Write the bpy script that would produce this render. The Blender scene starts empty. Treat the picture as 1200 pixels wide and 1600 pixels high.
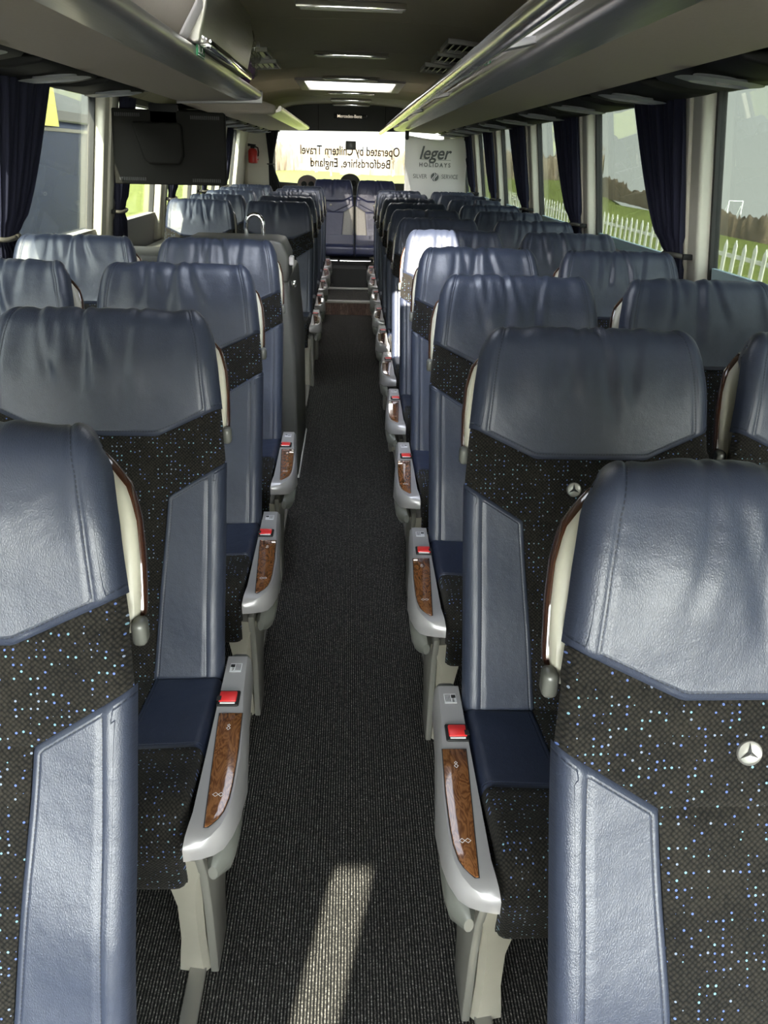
import bpy, bmesh, math, random
from mathutils import Vector, Matrix
random.seed(7)
SC = bpy.context.scene
COL = SC.collection

# ------------------------------------------------------------------ camera, light, exposure
cam_d = bpy.data.cameras.new('camera')
cam_d.sensor_fit = 'VERTICAL'; cam_d.sensor_height = 36.0
cam_d.lens = 1208.2 / 1600.0 * 36.0
cam_d.clip_start = 0.02; cam_d.clip_end = 600
cam = bpy.data.objects.new('camera', cam_d); COL.objects.link(cam)
PI_, YA, RO = math.radians(24.664), math.radians(2.962), math.radians(1.7746)
fw = Vector((math.sin(YA) * math.cos(PI_), math.cos(YA) * math.cos(PI_), -math.sin(PI_)))
rt = Vector((math.cos(YA), -math.sin(YA), 0)); up = rt.cross(fw)
r2 = math.cos(RO) * rt + math.sin(RO) * up
u2 = -math.sin(RO) * rt + math.cos(RO) * up
M3 = Matrix((r2, u2, -fw)).transposed()
cam.matrix_world = Matrix.Translation((0.012, 0, 1.53)) @ M3.to_4x4()
SC.camera = cam

SC.view_settings.view_transform = 'Standard'
SC.view_settings.look = 'None'
SC.view_settings.gamma = 1.0
SC.view_settings.use_curve_mapping = False
SC.view_settings.exposure = 1.8

SKY = 2.1; SKY_SUNWARD = 19.0
W = bpy.data.worlds.new('sky'); SC.world = W; W.use_nodes = True
nt = W.node_tree; nt.nodes.clear()
wo = nt.nodes.new('ShaderNodeOutputWorld'); bg = nt.nodes.new('ShaderNodeBackground')
tc = nt.nodes.new('ShaderNodeTexCoord'); sp = nt.nodes.new('ShaderNodeSeparateXYZ')
cr = nt.nodes.new('ShaderNodeValToRGB')
cr.color_ramp.elements[0].position = 0.0; cr.color_ramp.elements[0].color = (0.71, 0.70, 0.66, 1)
cr.color_ramp.elements[1].position = 0.9; cr.color_ramp.elements[1].color = (0.49, 0.54, 0.63, 1)
nt.links.new(tc.outputs['Generated'], sp.inputs[0]); nt.links.new(sp.outputs['Z'], cr.inputs[0])
nt.links.new(cr.outputs[0], bg.inputs[0])
vd = nt.nodes.new('ShaderNodeVectorMath'); vd.operation = 'DOT_PRODUCT'
vd.inputs[1].default_value = Vector((-0.30, -1.0, 0.55)).normalized()
nt.links.new(tc.outputs['Generated'], vd.inputs[0])
mx0 = nt.nodes.new('ShaderNodeMath'); mx0.operation = 'MAXIMUM'; mx0.inputs[1].default_value = 0; nt.links.new(vd.outputs['Value'], mx0.inputs[0])
pw0 = nt.nodes.new('ShaderNodeMath'); pw0.operation = 'POWER'; pw0.inputs[1].default_value = 2.2; nt.links.new(mx0.outputs[0], pw0.inputs[0])
ma0 = nt.nodes.new('ShaderNodeMath'); ma0.operation = 'MULTIPLY_ADD'; ma0.inputs[1].default_value = SKY_SUNWARD; ma0.inputs[2].default_value = SKY
nt.links.new(pw0.outputs[0], ma0.inputs[0]); nt.links.new(ma0.outputs[0], bg.inputs[1])
nt.links.new(bg.outputs[0], wo.inputs[0])

sd = bpy.data.lights.new('sun', 'SUN'); sd.energy = 12.0; sd.angle = math.radians(0.5); sd.color = (1.0, 0.93, 0.80)
sun = bpy.data.objects.new('sun', sd); COL.objects.link(sun)
sun.rotation_mode = 'QUATERNION'
sun.rotation_quaternion = Vector((0.22, 1.0, -0.68)).to_track_quat('-Z', 'Y')
sun.location = (-6, -20, 14)

def portal(loc, direction, sx, sy):
    l = bpy.data.lights.new('daylight_portal', 'AREA'); l.shape = 'RECTANGLE'; l.size = sx; l.size_y = sy
    l.cycles.is_portal = True; l.energy = 1
    o = bpy.data.objects.new('daylight_portal', l); COL.objects.link(o)
    o.rotation_mode = 'QUATERNION'; o.rotation_quaternion = Vector(direction).to_track_quat('-Z', 'Z'); o.location = loc
for s in (-1, 1):
    portal((s * 1.5, 4.8, 1.42), (-s, 0, 0), 13.4, 0.9)
portal((0, 11.75, 1.5), (0, -1, 0), 2.3, 0.8)
portal((0, -1.7, 1.27), (0, 1, 0), 2.8, 1.15)

# ------------------------------------------------------------------ helpers
def tag(o, label=None, cat=None, group=None, kind=None):
    if label: o['label'] = label
    if cat: o['category'] = cat
    if group: o['group'] = group
    if kind: o['kind'] = kind
    return o
def empty(name, loc=(0, 0, 0), label=None, cat=None, group=None):
    o = bpy.data.objects.new(name, None); COL.objects.link(o); o.location = loc
    o.empty_display_size = 0.1
    return tag(o, label, cat, group)
def link(name, me, mat=None, parent=None, loc=None):
    o = bpy.data.objects.new(name, me); COL.objects.link(o)
    if mat is not None and len(me.materials) == 0: me.materials.append(mat)
    if parent: o.parent = parent
    if loc: o.location = loc
    return o
def copy_tree(o, parent=None):
    c = o.copy(); COL.objects.link(c)
    if parent: c.parent = parent
    for ch in list(o.children): copy_tree(ch, c)
    return c
class MB:
    def __init__(self): self.v = []; self.f = []; self.uv = None
    def add(self, vs, fs):
        n = len(self.v); self.v += [tuple(p) for p in vs]; self.f += [tuple(i + n for i in f) for f in fs]; return self
    def box(self, x0, x1, y0, y1, z0, z1):
        return self.add([(x0, y0, z0), (x1, y0, z0), (x1, y1, z0), (x0, y1, z0), (x0, y0, z1), (x1, y0, z1), (x1, y1, z1), (x0, y1, z1)],
                        [(0, 3, 2, 1), (4, 5, 6, 7), (0, 1, 5, 4), (1, 2, 6, 5), (2, 3, 7, 6), (3, 0, 4, 7)])
    def prism(self, pts, axis, a, b):
        # pts polygon in the two other axes (x: (y,z); y: (x,z); z: (x,y)), extruded from a to b
        def P(p, t):
            return {'x': (t, p[0], p[1]), 'y': (p[0], t, p[1]), 'z': (p[0], p[1], t)}[axis]
        n = len(pts)
        vs = [P(p, a) for p in pts] + [P(p, b) for p in pts]
        fs = [tuple(range(n)), tuple(range(2 * n - 1, n - 1, -1))] + [(i, i + n, (i + 1) % n + n, (i + 1) % n) for i in range(n)]
        return self.add(vs, fs)
    def tube(self, path, r, seg=12, caps=True):
        path = [Vector(p) for p in path]; n = len(path); vs = []; fs = []
        ref = None
        for i, p in enumerate(path):
            t = (path[min(i + 1, n - 1)] - path[max(i - 1, 0)]).normalized()
            if ref is None:
                ref = Vector((0, 0, 1)) if abs(t.z) < 0.9 else Vector((1, 0, 0))
                a = t.cross(ref).normalized()
            else:
                a = (a - t * a.dot(t)).normalized()
            b = t.cross(a)
            rr = r[i] if isinstance(r, (list, tuple)) else r
            for k in range(seg):
                th = 2 * math.pi * k / seg
                vs.append(p + (a * math.cos(th) + b * math.sin(th)) * rr)
        for i in range(n - 1):
            for k in range(seg):
                fs.append((i * seg + k, i * seg + (k + 1) % seg, (i + 1) * seg + (k + 1) % seg, (i + 1) * seg + k))
        if caps:
            fs.append(tuple(range(seg))[::-1]); fs.append(tuple((n - 1) * seg + k for k in range(seg)))
        return self.add(vs, fs)
    def lathe(self, prof, c=(0, 0, 0), seg=24, axis='z'):
        vs = []; fs = []
        for r, h in prof:
            for k in range(seg):
                t = 2 * math.pi * k / seg
                q = (r * math.cos(t), r * math.sin(t), h)
                if axis == 'y': q = (q[0], -q[2], q[1])
                vs.append((c[0] + q[0], c[1] + q[1], c[2] + q[2]))
        for i in range(len(prof) - 1):
            for k in range(seg):
                fs.append((i * seg + k, i * seg + (k + 1) % seg, (i + 1) * seg + (k + 1) % seg, (i + 1) * seg + k))
        fs.append(tuple(range(seg))[::-1]); fs.append(tuple((len(prof) - 1) * seg + k for k in range(seg)))
        return self.add(vs, fs)
    def mesh(self, name, mat=None, smooth=False, bevel=0, seg=2, angle=40):
        me = bpy.data.meshes.new(name); me.from_pydata(self.v, [], self.f); me.update()
        bm = bmesh.new(); bm.from_mesh(me)
        bmesh.ops.recalc_face_normals(bm, faces=bm.faces)
        if bevel:
            ed = [e for e in bm.edges if len(e.link_faces) == 2 and e.calc_face_angle(0) > math.radians(angle)]
            bmesh.ops.bevel(bm, geom=ed, offset=bevel, segments=seg, profile=0.5, affect='EDGES', clamp_overlap=True)
        bm.to_mesh(me); bm.free()
        if smooth or bevel:
            for p in me.polygons: p.use_smooth = True
            if bevel or smooth == 'auto':
                try: me.set_sharp_from_angle(angle=math.radians(40))
                except Exception: pass
        if mat: me.materials.append(mat)
        return me
    def build(self, name, mat, parent=None, **k):
        return link(name, self.mesh(name, mat, **k), None, parent)
def struct(name, mb, mat, parent=None, **k):
    o = mb.build(name, mat, parent, **k)
    if not parent: o['kind'] = 'structure'
    return o
def box(name, mat, parent, x0, x1, y0, y1, z0, z1, bevel=0, **k):
    return MB().box(x0, x1, y0, y1, z0, z1).build(name, mat, parent, bevel=bevel, **k)

def text_mesh(body, size, mat, shear=0.0, extrude=0.0008, align='CENTER', bold=0.0, spacing=1.0):
    cu = bpy.data.curves.new('lettering', 'FONT'); cu.body = body; cu.size = size; cu.shear = shear
    cu.extrude = extrude; cu.align_x = align; cu.align_y = 'CENTER'; cu.offset = bold; cu.space_character = spacing
    o = bpy.data.objects.new('lettering', cu); COL.objects.link(o)
    dg = bpy.context.evaluated_depsgraph_get(); me = bpy.data.meshes.new_from_object(o.evaluated_get(dg))
    COL.objects.unlink(o); bpy.data.objects.remove(o); bpy.data.curves.remove(cu)
    me.materials.clear(); me.materials.append(mat)
    return me

# ------------------------------------------------------------------ materials
def mat(name, color=(0.5, 0.5, 0.5), rough=0.5, metal=0.0, spec=0.5, coat=0.0, noise=0.0, nscale=40, bump=0.0, bscale=200, emit=None, estr=0, aniso=0):
    m = bpy.data.materials.new(name); m.use_nodes = True; n = m.node_tree.nodes; L = m.node_tree.links
    b = n['Principled BSDF']
    b.inputs['Base Color'].default_value = (*color, 1); b.inputs['Roughness'].default_value = rough
    b.inputs['Metallic'].default_value = metal; b.inputs['Specular IOR Level'].default_value = spec
    b.inputs['Coat Weight'].default_value = coat
    if aniso: b.inputs['Anisotropic'].default_value = aniso
    tcn = n.new('ShaderNodeTexCoord')
    if noise:
        t = n.new('ShaderNodeTexNoise'); t.inputs['Scale'].default_value = nscale; t.inputs['Detail'].default_value = 4
        L.new(tcn.outputs['Object'], t.inputs['Vector'])
        mx = n.new('ShaderNodeMix'); mx.data_type = 'RGBA'
        mx.inputs['A'].default_value = (*[c * (1 - noise) for c in color], 1); mx.inputs['B'].default_value = (*[min(1, c * (1 + noise)) for c in color], 1)
        L.new(t.outputs['Fac'], mx.inputs['Factor']); L.new(mx.outputs['Result'], b.inputs['Base Color'])
    if bump:
        t = n.new('ShaderNodeTexNoise'); t.inputs['Scale'].default_value = bscale; t.inputs['Detail'].default_value = 3
        L.new(tcn.outputs['Object'], t.inputs['Vector'])
        bp = n.new('ShaderNodeBump'); bp.inputs['Strength'].default_value = bump; bp.inputs['Distance'].default_value = 0.002
        L.new(t.outputs['Fac'], bp.inputs['Height']); L.new(bp.outputs[0], b.inputs['Normal'])
    if emit:
        b.inputs['Emission Color'].default_value = (*emit, 1); b.inputs['Emission Strength'].default_value = estr
    return m

def leather(name, color, rough=0.40):
    m = bpy.data.materials.new(name); m.use_nodes = True; n = m.node_tree.nodes; L = m.node_tree.links
    b = n['Principled BSDF']; b.inputs['Roughness'].default_value = rough; b.inputs['Specular IOR Level'].default_value = 0.62
    uv = n.new('ShaderNodeUVMap'); uv.uv_map = 'UVMap'
    sm = n.new('ShaderNodeUVMap'); sm.uv_map = 'seam'
    se = n.new('ShaderNodeSeparateXYZ'); L.new(sm.outputs[0], se.inputs[0])
    def math_(op, a, bb=None, cc=None):
        q = n.new('ShaderNodeMath'); q.operation = op
        for i, x in enumerate((a, bb, cc)):
            if x is None: continue
            if isinstance(x, (int, float)): q.inputs[i].default_value = x
            else: L.new(x, q.inputs[i])
        return q.outputs[0]
    d = math_('ABSOLUTE', math_('SUBTRACT', se.outputs['Y'], 0.0105))
    line = math_('LESS_THAN', d, 0.0010)
    fr = math_('FRACT', math_('DIVIDE', se.outputs['X'], 0.0062))
    dash = math_('LESS_THAN', fr, 0.66)
    st = math_('MULTIPLY', line, dash)
    groove = math_('SMOOTH_MIN', math_('DIVIDE', d, 0.003), 1.0, 0.3)
    # grain
    vo = n.new('ShaderNodeTexVoronoi'); vo.feature = 'DISTANCE_TO_EDGE'; vo.inputs['Scale'].default_value = 300
    nz = n.new('ShaderNodeTexNoise'); nz.inputs['Scale'].default_value = 60; nz.inputs['Detail'].default_value = 5
    big = n.new('ShaderNodeTexNoise'); big.inputs['Scale'].default_value = 9; big.inputs['Detail'].default_value = 3
    mp = n.new('ShaderNodeMapping'); mp.inputs['Scale'].default_value = (1.35, 0.75, 1)
    for t in (vo, nz, big): L.new(uv.outputs[0], t.inputs['Vector'])
    L.new(uv.outputs[0], mp.inputs[0]); L.new(mp.outputs[0], vo.inputs['Vector'])
    mx = n.new('ShaderNodeMix'); mx.data_type = 'RGBA'
    mx.inputs['A'].default_value = (*[c * 0.88 for c in color], 1); mx.inputs['B'].default_value = (*[c * 1.12 for c in color], 1)
    L.new(nz.outputs['Fac'], mx.inputs['Factor'])
    m2 = n.new('ShaderNodeMix'); m2.data_type = 'RGBA'; m2.inputs['B'].default_value = (0.008, 0.011, 0.022, 1)
    L.new(st, m2.inputs['Factor']); L.new(mx.outputs['Result'], m2.inputs['A']); L.new(m2.outputs['Result'], b.inputs['Base Color'])
    h = math_('ADD', math_('MULTIPLY', math_('SMOOTH_MIN', vo.outputs['Distance'], 0.25, 0.1), 0.5), math_('MULTIPLY', nz.outputs['Fac'], 0.55))
    h = math_('ADD', h, math_('MULTIPLY', groove, 0.8))
    bp = n.new('ShaderNodeBump'); bp.inputs['Strength'].default_value = 0.75; bp.inputs['Distance'].default_value = 0.0014
    L.new(h, bp.inputs['Height'])
    b2 = n.new('ShaderNodeBump'); b2.inputs['Strength'].default_value = 0.35; b2.inputs['Distance'].default_value = 0.01
    L.new(big.outputs['Fac'], b2.inputs['Height']); L.new(b2.outputs[0], bp.inputs['Normal']); L.new(bp.outputs[0], b.inputs['Normal'])
    return m

def knit(name):
    m = bpy.data.materials.new(name); m.use_nodes = True; n = m.node_tree.nodes; L = m.node_tree.links
    b = n['Principled BSDF']; b.inputs['Roughness'].default_value = 0.9; b.inputs['Specular IOR Level'].default_value = 0.2
    b.inputs['Sheen Weight'].default_value = 0.05; b.inputs['Sheen Roughness'].default_value = 0.5
    uv = n.new('ShaderNodeUVMap'); uv.uv_map = 'UVMap'
    def math_(op, a, bb=None):
        q = n.new('ShaderNodeMath'); q.operation = op
        for i, x in enumerate((a, bb)):
            if x is None: continue
            if isinstance(x, (int, float)): q.inputs[i].default_value = x
            else: L.new(x, q.inputs[i])
        return q.outputs[0]
    # weave: voronoi with low randomness, stretched cells
    mp = n.new('ShaderNodeMapping'); mp.inputs['Scale'].default_value = (1, 1, 1); mp.inputs['Rotation'].default_value = (0, 0, math.radians(45))
    L.new(uv.outputs[0], mp.inputs[0])
    w = n.new('ShaderNodeTexVoronoi'); w.inputs['Scale'].default_value = 190; w.inputs['Randomness'].default_value = 0.25
    L.new(mp.outputs[0], w.inputs['Vector'])
    nz = n.new('ShaderNodeTexNoise'); nz.inputs['Scale'].default_value = 900; L.new(uv.outputs[0], nz.inputs['Vector'])
    nb = n.new('ShaderNodeTexNoise'); nb.inputs['Scale'].default_value = 14; nb.inputs['Detail'].default_value = 4; L.new(uv.outputs[0], nb.inputs['Vector'])
    cw = n.new('ShaderNodeValToRGB'); cw.color_ramp.elements[0].color = (0.027, 0.0235, 0.018, 1); cw.color_ramp.elements[0].position = 0.05
    cw.color_ramp.elements[1].color = (0.002, 0.002, 0.002, 1); cw.color_ramp.elements[1].position = 0.62
    L.new(math_('ADD', w.outputs['Distance'], math_('MULTIPLY', math_('SUBTRACT', nb.outputs['Fac'], 0.5), 0.5)), cw.inputs[0])
    # dots
    v = n.new('ShaderNodeTexVoronoi'); v.inputs['Scale'].default_value = 102; v.inputs['Randomness'].default_value = 0.30
    L.new(uv.outputs[0], v.inputs['Vector'])
    se = n.new('ShaderNodeSeparateColor'); L.new(v.outputs['Color'], se.inputs[0])
    dot = math_('LESS_THAN', v.outputs['Distance'], 0.165)
    dd = math_('MULTIPLY', dot, math_('LESS_THAN', se.outputs[0], 0.80))
    cd = n.new('ShaderNodeValToRGB'); e = cd.color_ramp; e.interpolation = 'CONSTANT'
    e.elements[0].color = (0.09, 0.14, 0.36, 1); e.elements[0].position = 0
    e.elements[1].color = (0.16, 0.30, 0.38, 1); e.elements[1].position = 0.55
    x = e.elements.new(0.8); x.color = (0.18, 0.22, 0.30, 1)
    L.new(se.outputs[1], cd.inputs[0])
    mx = n.new('ShaderNodeMix'); mx.data_type = 'RGBA'
    L.new(dd, mx.inputs['Factor']); L.new(cw.outputs[0], mx.inputs['A']); L.new(cd.outputs[0], mx.inputs['B'])
    L.new(mx.outputs['Result'], b.inputs['Base Color'])
    L.new(math_('SUBTRACT', 0.9, math_('MULTIPLY', dd, 0.6)), b.inputs['Roughness'])
    bp = n.new('ShaderNodeBump'); bp.inputs['Strength'].default_value = 0.9; bp.inputs['Distance'].default_value = 0.0015
    h = math_('ADD', math_('SUBTRACT', 1.0, w.outputs['Distance']), math_('MULTIPLY', nz.outputs['Fac'], 0.5))
    L.new(h, bp.inputs['Height']); L.new(bp.outputs[0], b.inputs['Normal'])
    return m

def carpet(name):
    m = bpy.data.materials.new(name); m.use_nodes = True; n = m.node_tree.nodes; L = m.node_tree.links
    b = n['Principled BSDF']; b.inputs['Roughness'].default_value = 0.95; b.inputs['Specular IOR Level'].default_value = 0.15
    tcn = n.new('ShaderNodeTexCoord')
    mp = n.new('ShaderNodeMapping'); mp.inputs['Scale'].default_value = (1, 0.62, 1); L.new(tcn.outputs['Object'], mp.inputs[0])
    v = n.new('ShaderNodeTexVoronoi'); v.inputs['Scale'].default_value = 210; v.inputs['Randomness'].default_value = 0.55; L.new(mp.outputs[0], v.inputs['Vector'])
    nz = n.new('ShaderNodeTexNoise'); nz.inputs['Scale'].default_value = 330; nz.inputs['Detail'].default_value = 4; nz.inputs['Roughness'].default_value = 0.7; L.new(tcn.outputs['Object'], nz.inputs['Vector'])
    wv = n.new('ShaderNodeTexWave'); wv.bands_direction = 'X'; wv.inputs['Scale'].default_value = 48; wv.inputs['Distortion'].default_value = 1.2
    wv.inputs['Detail'].default_value = 1; wv.inputs['Detail Scale'].default_value = 40; L.new(tcn.outputs['Object'], wv.inputs['Vector'])
    def math_(op, a, bb=None):
        q = n.new('ShaderNodeMath'); q.operation = op
        for i, x in enumerate((a, bb)):
            if x is None: continue
            if isinstance(x, (int, float)): q.inputs[i].default_value = x
            else: L.new(x, q.inputs[i])
        return q.outputs[0]
    h = math_('ADD', math_('MULTIPLY', wv.outputs['Fac'], 0.55), math_('MULTIPLY', math_('SUBTRACT', 1.0, v.outputs['Distance']), 0.45))
    f = math_('MULTIPLY', h, nz.outputs['Fac'])
    cr_ = n.new('ShaderNodeValToRGB'); e = cr_.color_ramp
    e.elements[0].position = 0.22; e.elements[0].color = (0.008, 0.008, 0.008, 1)
    e.elements[1].position = 0.60; e.elements[1].color = (0.62, 0.58, 0.52, 1)
    x = e.elements.new(0.40); x.color = (0.105, 0.100, 0.090, 1)
    L.new(f, cr_.inputs[0]); L.new(cr_.outputs[0], b.inputs['Base Color'])
    bp = n.new('ShaderNodeBump'); bp.inputs['Strength'].default_value = 1.0; bp.inputs['Distance'].default_value = 0.004
    L.new(math_('ADD', h, math_('MULTIPLY', nz.outputs['Fac'], 0.4)), bp.inputs['Height']); L.new(bp.outputs[0], b.inputs['Normal'])
    return m

def wood(name, c1=(0.10, 0.035, 0.012), c2=(0.26, 0.11, 0.04), scale=14, rough=0.12, coat=1.0, planks=False):
    m = bpy.data.materials.new(name); m.use_nodes = True; n = m.node_tree.nodes; L = m.node_tree.links
    b = n['Principled BSDF']; b.inputs['Roughness'].default_value = rough; b.inputs['Coat Weight'].default_value = coat; b.inputs['Coat Roughness'].default_value = 0.03
    tcn = n.new('ShaderNodeTexCoord'); mp = n.new('ShaderNodeMapping'); mp.inputs['Scale'].default_value = (3.2, 1, 1)
    L.new(tcn.outputs['Object'], mp.inputs[0])
    nz = n.new('ShaderNodeTexNoise'); nz.inputs['Scale'].default_value = scale; nz.inputs['Detail'].default_value = 3; nz.inputs['Distortion'].default_value = 1.2
    L.new(mp.outputs[0], nz.inputs['Vector'])
    q = n.new('ShaderNodeMath'); q.operation = 'MULTIPLY'; q.inputs[1].default_value = 14; L.new(nz.outputs['Fac'], q.inputs[0])
    s = n.new('ShaderNodeMath'); s.operation = 'PINGPONG'; s.inputs[1].default_value = 1; L.new(q.outputs[0], s.inputs[0])
    cr_ = n.new('ShaderNodeValToRGB'); cr_.color_ramp.elements[0].color = (*c1, 1); cr_.color_ramp.elements[1].color = (*c2, 1)
    L.new(s.outputs[0], cr_.inputs[0]); L.new(cr_.outputs[0], b.inputs['Base Color'])
    if planks:
        bk = n.new('ShaderNodeTexBrick'); bk.inputs['Scale'].default_value = 1; bk.inputs['Brick Width'].default_value = 0.09; bk.inputs['Row Height'].default_value = 0.5
        bk.inputs['Mortar Size'].default_value = 0.001; bk.inputs['Color1'].default_value = (0.6, 0.5, 0.45, 1); bk.inputs['Color2'].default_value = (1, 1, 1, 1)
        mpp = n.new('ShaderNodeMapping'); mpp.inputs['Rotation'].default_value = (math.radians(90), 0, 0); L.new(tcn.outputs['Object'], mpp.inputs[0]); L.new(mpp.outputs[0], bk.inputs['Vector'])
        mm = n.new('ShaderNodeMix'); mm.data_type = 'RGBA'; mm.blend_type = 'MULTIPLY'; mm.inputs['Factor'].default_value = 1
        L.new(cr_.outputs[0], mm.inputs['A']); L.new(bk.outputs['Color'], mm.inputs['B']); L.new(mm.outputs['Result'], b.inputs['Base Color'])
    return m

def brushed(name, color, rough=0.28, metal=0.9):
    m = mat(name, color, rough, metal)
    n = m.node_tree.nodes; L = m.node_tree.links; b = n['Principled BSDF']
    tcn = n.new('ShaderNodeTexCoord'); mp = n.new('ShaderNodeMapping'); mp.inputs['Scale'].default_value = (300, 2.5, 300); L.new(tcn.outputs['Object'], mp.inputs[0])
    nz = n.new('ShaderNodeTexNoise'); nz.inputs['Scale'].default_value = 1.0; nz.inputs['Detail'].default_value = 3; L.new(mp.outputs[0], nz.inputs['Vector'])
    mr = n.new('ShaderNodeMapRange'); mr.inputs['To Min'].default_value = rough * 0.7; mr.inputs['To Max'].default_value = rough * 1.5
    L.new(nz.outputs['Fac'], mr.inputs[0]); L.new(mr.outputs[0], b.inputs['Roughness'])
    n2 = n.new('ShaderNodeTexNoise'); n2.inputs['Scale'].default_value = 3.5; n2.inputs['Detail'].default_value = 2; L.new(tcn.outputs['Object'], n2.inputs['Vector'])
    bp = n.new('ShaderNodeBump'); bp.inputs['Strength'].default_value = 0.25; bp.inputs['Distance'].default_value = 0.02; L.new(n2.outputs['Fac'], bp.inputs['Height']); L.new(bp.outputs[0], b.inputs['Normal'])
    return m

def glass(name, tint=(0.3, 0.32, 0.31), refl=1.0, dust=0.0):
    m = bpy.data.materials.new(name); m.use_nodes = True; n = m.node_tree.nodes; L = m.node_tree.links; n.clear()
    o = n.new('ShaderNodeOutputMaterial'); t = n.new('ShaderNodeBsdfTransparent'); t.inputs[0].default_value = (*tint, 1)
    g = n.new('ShaderNodeBsdfGlossy'); g.inputs['Roughness'].default_value = 0.0; g.inputs[0].default_value = (refl, refl, refl, 1)
    lw = n.new('ShaderNodeLayerWeight'); lw.inputs[0].default_value = 0.5
    pw = n.new('ShaderNodeMath'); pw.operation = 'POWER'; pw.inputs[1].default_value = 5.0; L.new(lw.outputs['Facing'], pw.inputs[0])
    fr = n.new('ShaderNodeMath'); fr.operation = 'MULTIPLY_ADD'; fr.inputs[1].default_value = 0.6; fr.inputs[2].default_value = 0.035; L.new(pw.outputs[0], fr.inputs[0])
    mx = n.new('ShaderNodeMixShader'); L.new(fr.outputs[0], mx.inputs[0]); L.new(t.outputs[0], mx.inputs[1]); L.new(g.outputs[0], mx.inputs[2])
    out = mx.outputs[0]
    if dust:
        d = n.new('ShaderNodeBsdfDiffuse'); d.inputs[0].default_value = (0.8, 0.8, 0.8, 1)
        tr = n.new('ShaderNodeBsdfTranslucent'); tr.inputs[0].default_value = (0.85, 0.82, 0.8, 1)
        m3 = n.new('ShaderNodeMixShader'); m3.inputs[0].default_value = 0.5; L.new(d.outputs[0], m3.inputs[1]); L.new(tr.outputs[0], m3.inputs[2])
        m4 = n.new('ShaderNodeMixShader'); m4.inputs[0].default_value = dust; L.new(out, m4.inputs[1]); L.new(m3.outputs[0], m4.inputs[2]); out = m4.outputs[0]
    L.new(out, o.inputs[0])
    return m

NAVY = (0.029, 0.036, 0.059)
LEA = leather('navy_leather', NAVY)
LEA_D = leather('seat_base_leather', (0.014, 0.020, 0.044), 0.42)
LEA_B = leather('bench_leather', (0.020, 0.026, 0.075), 0.40)
LEA_G = leather('grey_leather', (0.30, 0.29, 0.27), 0.5)
KNIT = knit('speckled_knit')
CARPET = carpet('ribbed_carpet')
BLACKCLOTH = mat('black_cloth', (0.006, 0.006, 0.007), 0.95, bump=0.4, bscale=400)
VENEER = wood('walnut_veneer')
DARKWOOD = mat('dark_brown_trim', (0.05, 0.018, 0.009), 0.2, coat=0.8)
LAMINATE = wood('plank_laminate', (0.16, 0.095, 0.07), (0.34, 0.21, 0.155), 6, 0.4, 0.1, planks=True)
CREAM = mat('cream_plastic', (0.56, 0.54, 0.44), 0.38, noise=0.05, nscale=60)
CREAMCAST = mat('champagne_cast', (0.40, 0.38, 0.31), 0.42, metal=0.35, noise=0.07, nscale=30)
SILVERP = mat('silver_plastic', (0.36, 0.35, 0.35), 0.38, metal=0.35)
GREYP = mat('grey_green_plastic', (0.115, 0.118, 0.105), 0.3)
GREYFRAME = mat('grey_side_panel', (0.22, 0.215, 0.19), 0.4, metal=0.3)
BLACKP = mat('black_plastic', (0.008, 0.008, 0.008), 0.6, spec=.3)
RED = mat('red_button', (0.75, 0.03, 0.03), 0.35)
CHROME = mat('chrome', (0.8, 0.8, 0.8), 0.08, metal=1.0)
STICK = mat('silver_sticker', (0.66, 0.66, 0.68), 0.3)
INK = mat('black_ink', (0.01, 0.01, 0.01), 0.5)
WHITEINK = mat('white_print', (0.85, 0.85, 0.85), 0.5)
BRUSH = brushed('brushed_aluminium', (0.50, 0.48, 0.44), 0.30)
RAILM = brushed('polished_rail', (0.60, 0.58, 0.54), 0.16)
TAUPE = mat('taupe_lining', (0.47, 0.41, 0.345), 0.85, noise=0.06, nscale=80, bump=0.3, bscale=500)
LILAC = mat('pale_panel', (0.60, 0.57, 0.56), 0.45)
CEIL = mat('ceiling_lining', (0.33, 0.30, 0.21), 0.85, noise=0.05, nscale=20, bump=0.2, bscale=500)
CEILDARK = mat('seam_shadow_gap', (0.05, 0.05, 0.04), 0.8)
PILLAR = mat('pillar_cream', (0.60, 0.575, 0.49), 0.6, noise=0.04)
WALLP = mat('wall_panel_grey', (0.30, 0.29, 0.27), 0.7)
RUBBER = mat('black_rubber', (0.015, 0.015, 0.015), 0.6)
DARKGREY = mat('dark_grey_trim', (0.055, 0.055, 0.050), 0.5)
PARTIT = mat('grey_partition', (0.085, 0.085, 0.078), 0.45, noise=0.05)
CURT = mat('navy_curtain', (0.007, 0.008, 0.026), 0.85, noise=0.2, nscale=60, bump=0.3, bscale=700)
CURTD = mat('dark_curtain', (0.010, 0.009, 0.012), 0.9)
STRAPM = mat('curtain_strap', (0.07, 0.065, 0.055), 0.6)
GL_S = glass('tinted_side_glass', (0.64, 0.66, 0.62))
GL_S2 = glass('tinted_right_glass', (0.31, 0.335, 0.32))
GL_R = glass('rear_glass', (0.76, 0.77, 0.76), 0.4)
GL_F = glass('windscreen_glass', (0.95, 0.97, 0.96), 0.4)
GL_H = glass('hatch_acrylic', (0.72, 0.70, 0.68), 0.5, dust=0.5)
GL_M = glass('hatch_milky', (0.6, 0.58, 0.56), 0.3, dust=0.88)
BLUEBAND = mat('pale_blue_film', (0.55, 0.72, 0.78), 0.5)
POSTER = mat('white_banner', (0.90, 0.90, 0.88), 0.6)
_n = POSTER.node_tree.nodes; _L = POSTER.node_tree.links
_t = _n.new('ShaderNodeBsdfTranslucent'); _t.inputs[0].default_value = (.95, .95, .93, 1); _m = _n.new('ShaderNodeMixShader'); _m.inputs[0].default_value = .45
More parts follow.
